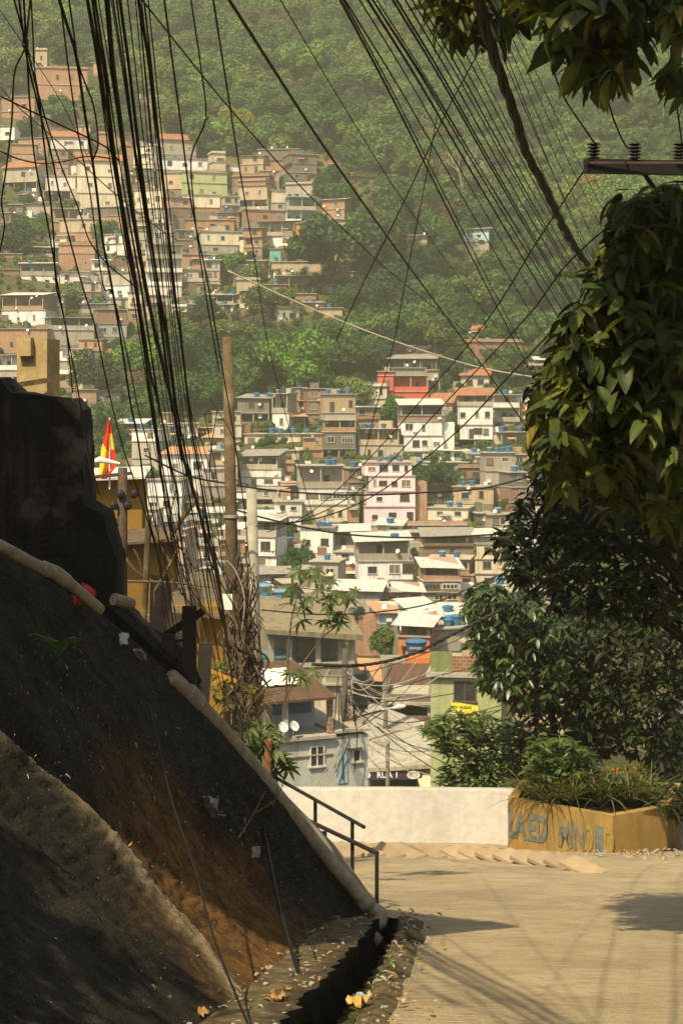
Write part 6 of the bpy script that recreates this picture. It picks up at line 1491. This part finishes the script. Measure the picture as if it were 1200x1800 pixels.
# semi-regular individual trees of the wooded slope
rt = random.Random(3); placed = []
KIND = [('dark', 'dark green rounded tree on the wooded slope'), ('mid', 'mid green tree on the wooded slope'), ('olive', 'olive green tree on the wooded slope'), ('rust', 'brownish dry-leaved tree on the wooded slope'), ('grey', 'greyish thin-leaved tree on the wooded slope')]
def hits_house(px, py, r):
    return any(x0-r < px < x1+r and y0-r*.6 < py < y1+r*.9 for x0, x1, y0, y1 in RECTS)
n_ind = 0
for tries in range(6000):
    if n_ind >= 170: break
    px = rt.uniform(-10, 1100); py = rt.uniform(20, 700); r = rt.uniform(22, 44)*(.75+py/1100)
    if hits_house(px, py, r*.75): continue
    if any((px-a)**2+(py-b)**2 < (.62*(r+c))**2 for a, b, c in placed): continue
    placed.append((px, py, r)); k = rt.choices(KIND, [4 if py > 250 else 2, 4, 3.4, .8, 1.6])[0]
    tree(px, py, r, k[0], k[1], 'wooded slope '+k[0]+' trees', sz=rt.uniform(.75, 1.1)); n_ind += 1
# gap plants among the houses
ng = 0
for tries in range(9000):
    if ng >= 150: break
    px = rt.uniform(0, 960); py = rt.uniform(240, 1090); r = rt.uniform(7, 17)
    if px < 160 and py > 680: continue
    if hits_house(px, py, -r*.1): continue
    if any((px-a)**2+(py-b)**2 < (.8*(r+c))**2 for a, b, c in placed): continue
    placed.append((px, py, r)); k = rt.choices(KIND, [4, 4, 3, .6, .6])[0]
    tree(px, py, r, k[0], 'small %s tree filling a gap between hill houses' % {'dark': 'dark green', 'mid': 'mid green', 'olive': 'olive', 'rust': 'brownish', 'grey': 'greyish'}[k[0]], 'gap trees '+k[0]); ng += 1
# the rest of the wood: one mass over the slope
def forest(name, under):
    pts = []; sc = []; rg = random.Random(12)
    if under:
        for y in np.arange(215, 520, 3.4):
            for x in np.arange(-40-y*.2, 24+y*.11, 3.2):
                X = x+rg.uniform(-1.6, 1.6); Y = y+rg.uniform(-1.6, 1.6); r = rg.uniform(.7, 1.7); pts.append((X, Y, terr(X, Y)+r*.35)); sc.append(r)
    for y in (() if under else np.arange(300, 770, 4.6)):
        hw = 150+y*.08
        for x in np.arange(-hw, hw, 5.0):
            X = x+rg.uniform(-2.4, 2.4); Y = y+rg.uniform(-2.2, 2.2); z = terr(X, Y); px, py = pix(X, Y, z); r = rg.choice([2.2, 3, 3.6, 4.4, 5.2, 6.2, 7.5])*rg.uniform(.85, 1.15)*(1 if Y > 470 else .8)
            if not (-500 < px < 1700): continue
            if 'hit' and hits_house(px, py-r*.8/Y*F, r*.75/Y*F): continue
            pts.append((X, Y, z+r*.55)); sc.append(r*rg.uniform(.95, 1.2))
    me = bpy.data.meshes.new(name); me.from_pydata(pts, [], [])
    a = me.attributes.new('scl', 'FLOAT_VECTOR', 'POINT'); a.data.foreach_set('vector', np.array([(q*rg.uniform(.85, 1.25), q*rg.uniform(.85, 1.25), q*rg.uniform(.75, 1.35)) for q in sc], np.float32).ravel())
    a = me.attributes.new('rotz', 'FLOAT_VECTOR', 'POINT'); a.data.foreach_set('vector', np.array([(rg.uniform(-.5, .5), rg.uniform(-.5, .5), rg.uniform(0, 6.28)) for _ in pts], np.float32).ravel())
    o = bpy.data.objects.new(name, me); COL.objects.link(o); tag(o, kind='stuff')
    lib = bpy.data.collections.new('crown_library')
    for i, c in enumerate(CROWNS):
        c2 = c.copy(); c2.materials.clear(); c2.materials.append(FORESTM); lib.objects.link(bpy.data.objects.new('crown_source', c2))
    g = bpy.data.node_groups.new('forest_scatter', 'GeometryNodeTree')
    g.interface.new_socket('Geometry', in_out='INPUT', socket_type='NodeSocketGeometry'); g.interface.new_socket('Geometry', in_out='OUTPUT', socket_type='NodeSocketGeometry')
    gi = g.nodes.new('NodeGroupInput'); go = g.nodes.new('NodeGroupOutput'); ip = g.nodes.new('GeometryNodeInstanceOnPoints'); ci = g.nodes.new('GeometryNodeCollectionInfo')
    ci.inputs['Collection'].default_value = lib; ci.inputs['Separate Children'].default_value = True; ci.inputs['Reset Children'].default_value = True
    na = g.nodes.new('GeometryNodeInputNamedAttribute'); na.data_type = 'FLOAT_VECTOR'; na.inputs['Name'].default_value = 'scl'
    nb = g.nodes.new('GeometryNodeInputNamedAttribute'); nb.data_type = 'FLOAT_VECTOR'; nb.inputs['Name'].default_value = 'rotz'
    L = g.links.new
    L(gi.outputs[0], ip.inputs['Points']); L(ci.outputs[0], ip.inputs['Instance']); ip.inputs['Pick Instance'].default_value = True
    L(na.outputs[0], ip.inputs['Scale']); L(nb.outputs[0], ip.inputs['Rotation']); L(ip.outputs[0], go.inputs[0])
    md = o.modifiers.new('scatter', 'NODES'); md.node_group = g
    print('forest trees', len(pts), 'individual', n_ind, ng)
forest('forest', False); forest('undergrowth', True)
# ------------------------------------------------------------- out of the frame: the house known by its shadow, and unseen trees added for shade
cs = MB(); e = empty('house', Vector((-2.64, 12.3, -1)), 'plain two-storey house above the bank whose corner shades the road', 'house', 'houses by the road', rad(45))
m = MB(); m.box(-8, -2, 2, 11, -4, 7.2); m.build('wall', WALL['gy'], e)
m = MB(); m.box(-8.2, 0, 0, 11.2, 7.2, 7.44); m.build('roof_slab', CONC, e)
winpart(e, -5, 2, 3.5, 1.4, 1.2, rs)
near_tree('unseen_shade_tree', 'unseen leafy tree beside the road, placed to dapple the bank', [(((-9.5, 3.0, 1.2), (-4.4, 8.2, 4.9)), 0, 760, 0)], [Vector((-7, 5.5, -1)), Vector((-7.1, 5.5, 1.5)), Vector((-6.8, 5.5, 3.5))], .2, (6, 9), (.22, .34), BT, BIGL, 40, 33)  # unseen crown, its box fitted to shade the upper bank
near_tree('unseen_shade_tree', 'unseen spreading tree crown added over the road to shade the big leaves', [([(500, -2300), (1700, -2300), (1700, -900), (700, -900)], 330, 6, 8.5)], [Vector((5.2, 7, -4)), Vector((5.0, 7, 0)), Vector((4, 7, 4)), Vector((2, 7.5, 5.5))], .22, (6, 9), (.22, .34), BT, BIGL, 60, 34)  # unseen foliage added overhead to darken the big-leaved tree
near_tree('unseen_shade_tree', 'high leafy limb of a tree reaching over the road bend', [(((-.8, 12.6, 4.7), (3.4, 16.0, 6.6)), 0, 560, 0)], [Vector((6.6, 14, -6)), Vector((6.6, 14, 0)), Vector((6, 14, 5.2)), Vector((1, 14, 6))], .2, (6, 9), (.22, .34), BT, BIGL, 40, 35)  # unseen canopy put up-sun of the dark tree; trunk added to carry it
# label tanks last
for e, n, k, tot in TANKS:
    if tot == 1: e['label'] = 'water tank on the roof of the '+n
    else: e['label'] = '%s water tank of %d on the %s' % (['first', 'second', 'third', 'fourth', 'fifth'][k], tot, n)
    w_ = e['label'].split()
    if len(w_) > 16: e['label'] = ' '.join(w_[:16])
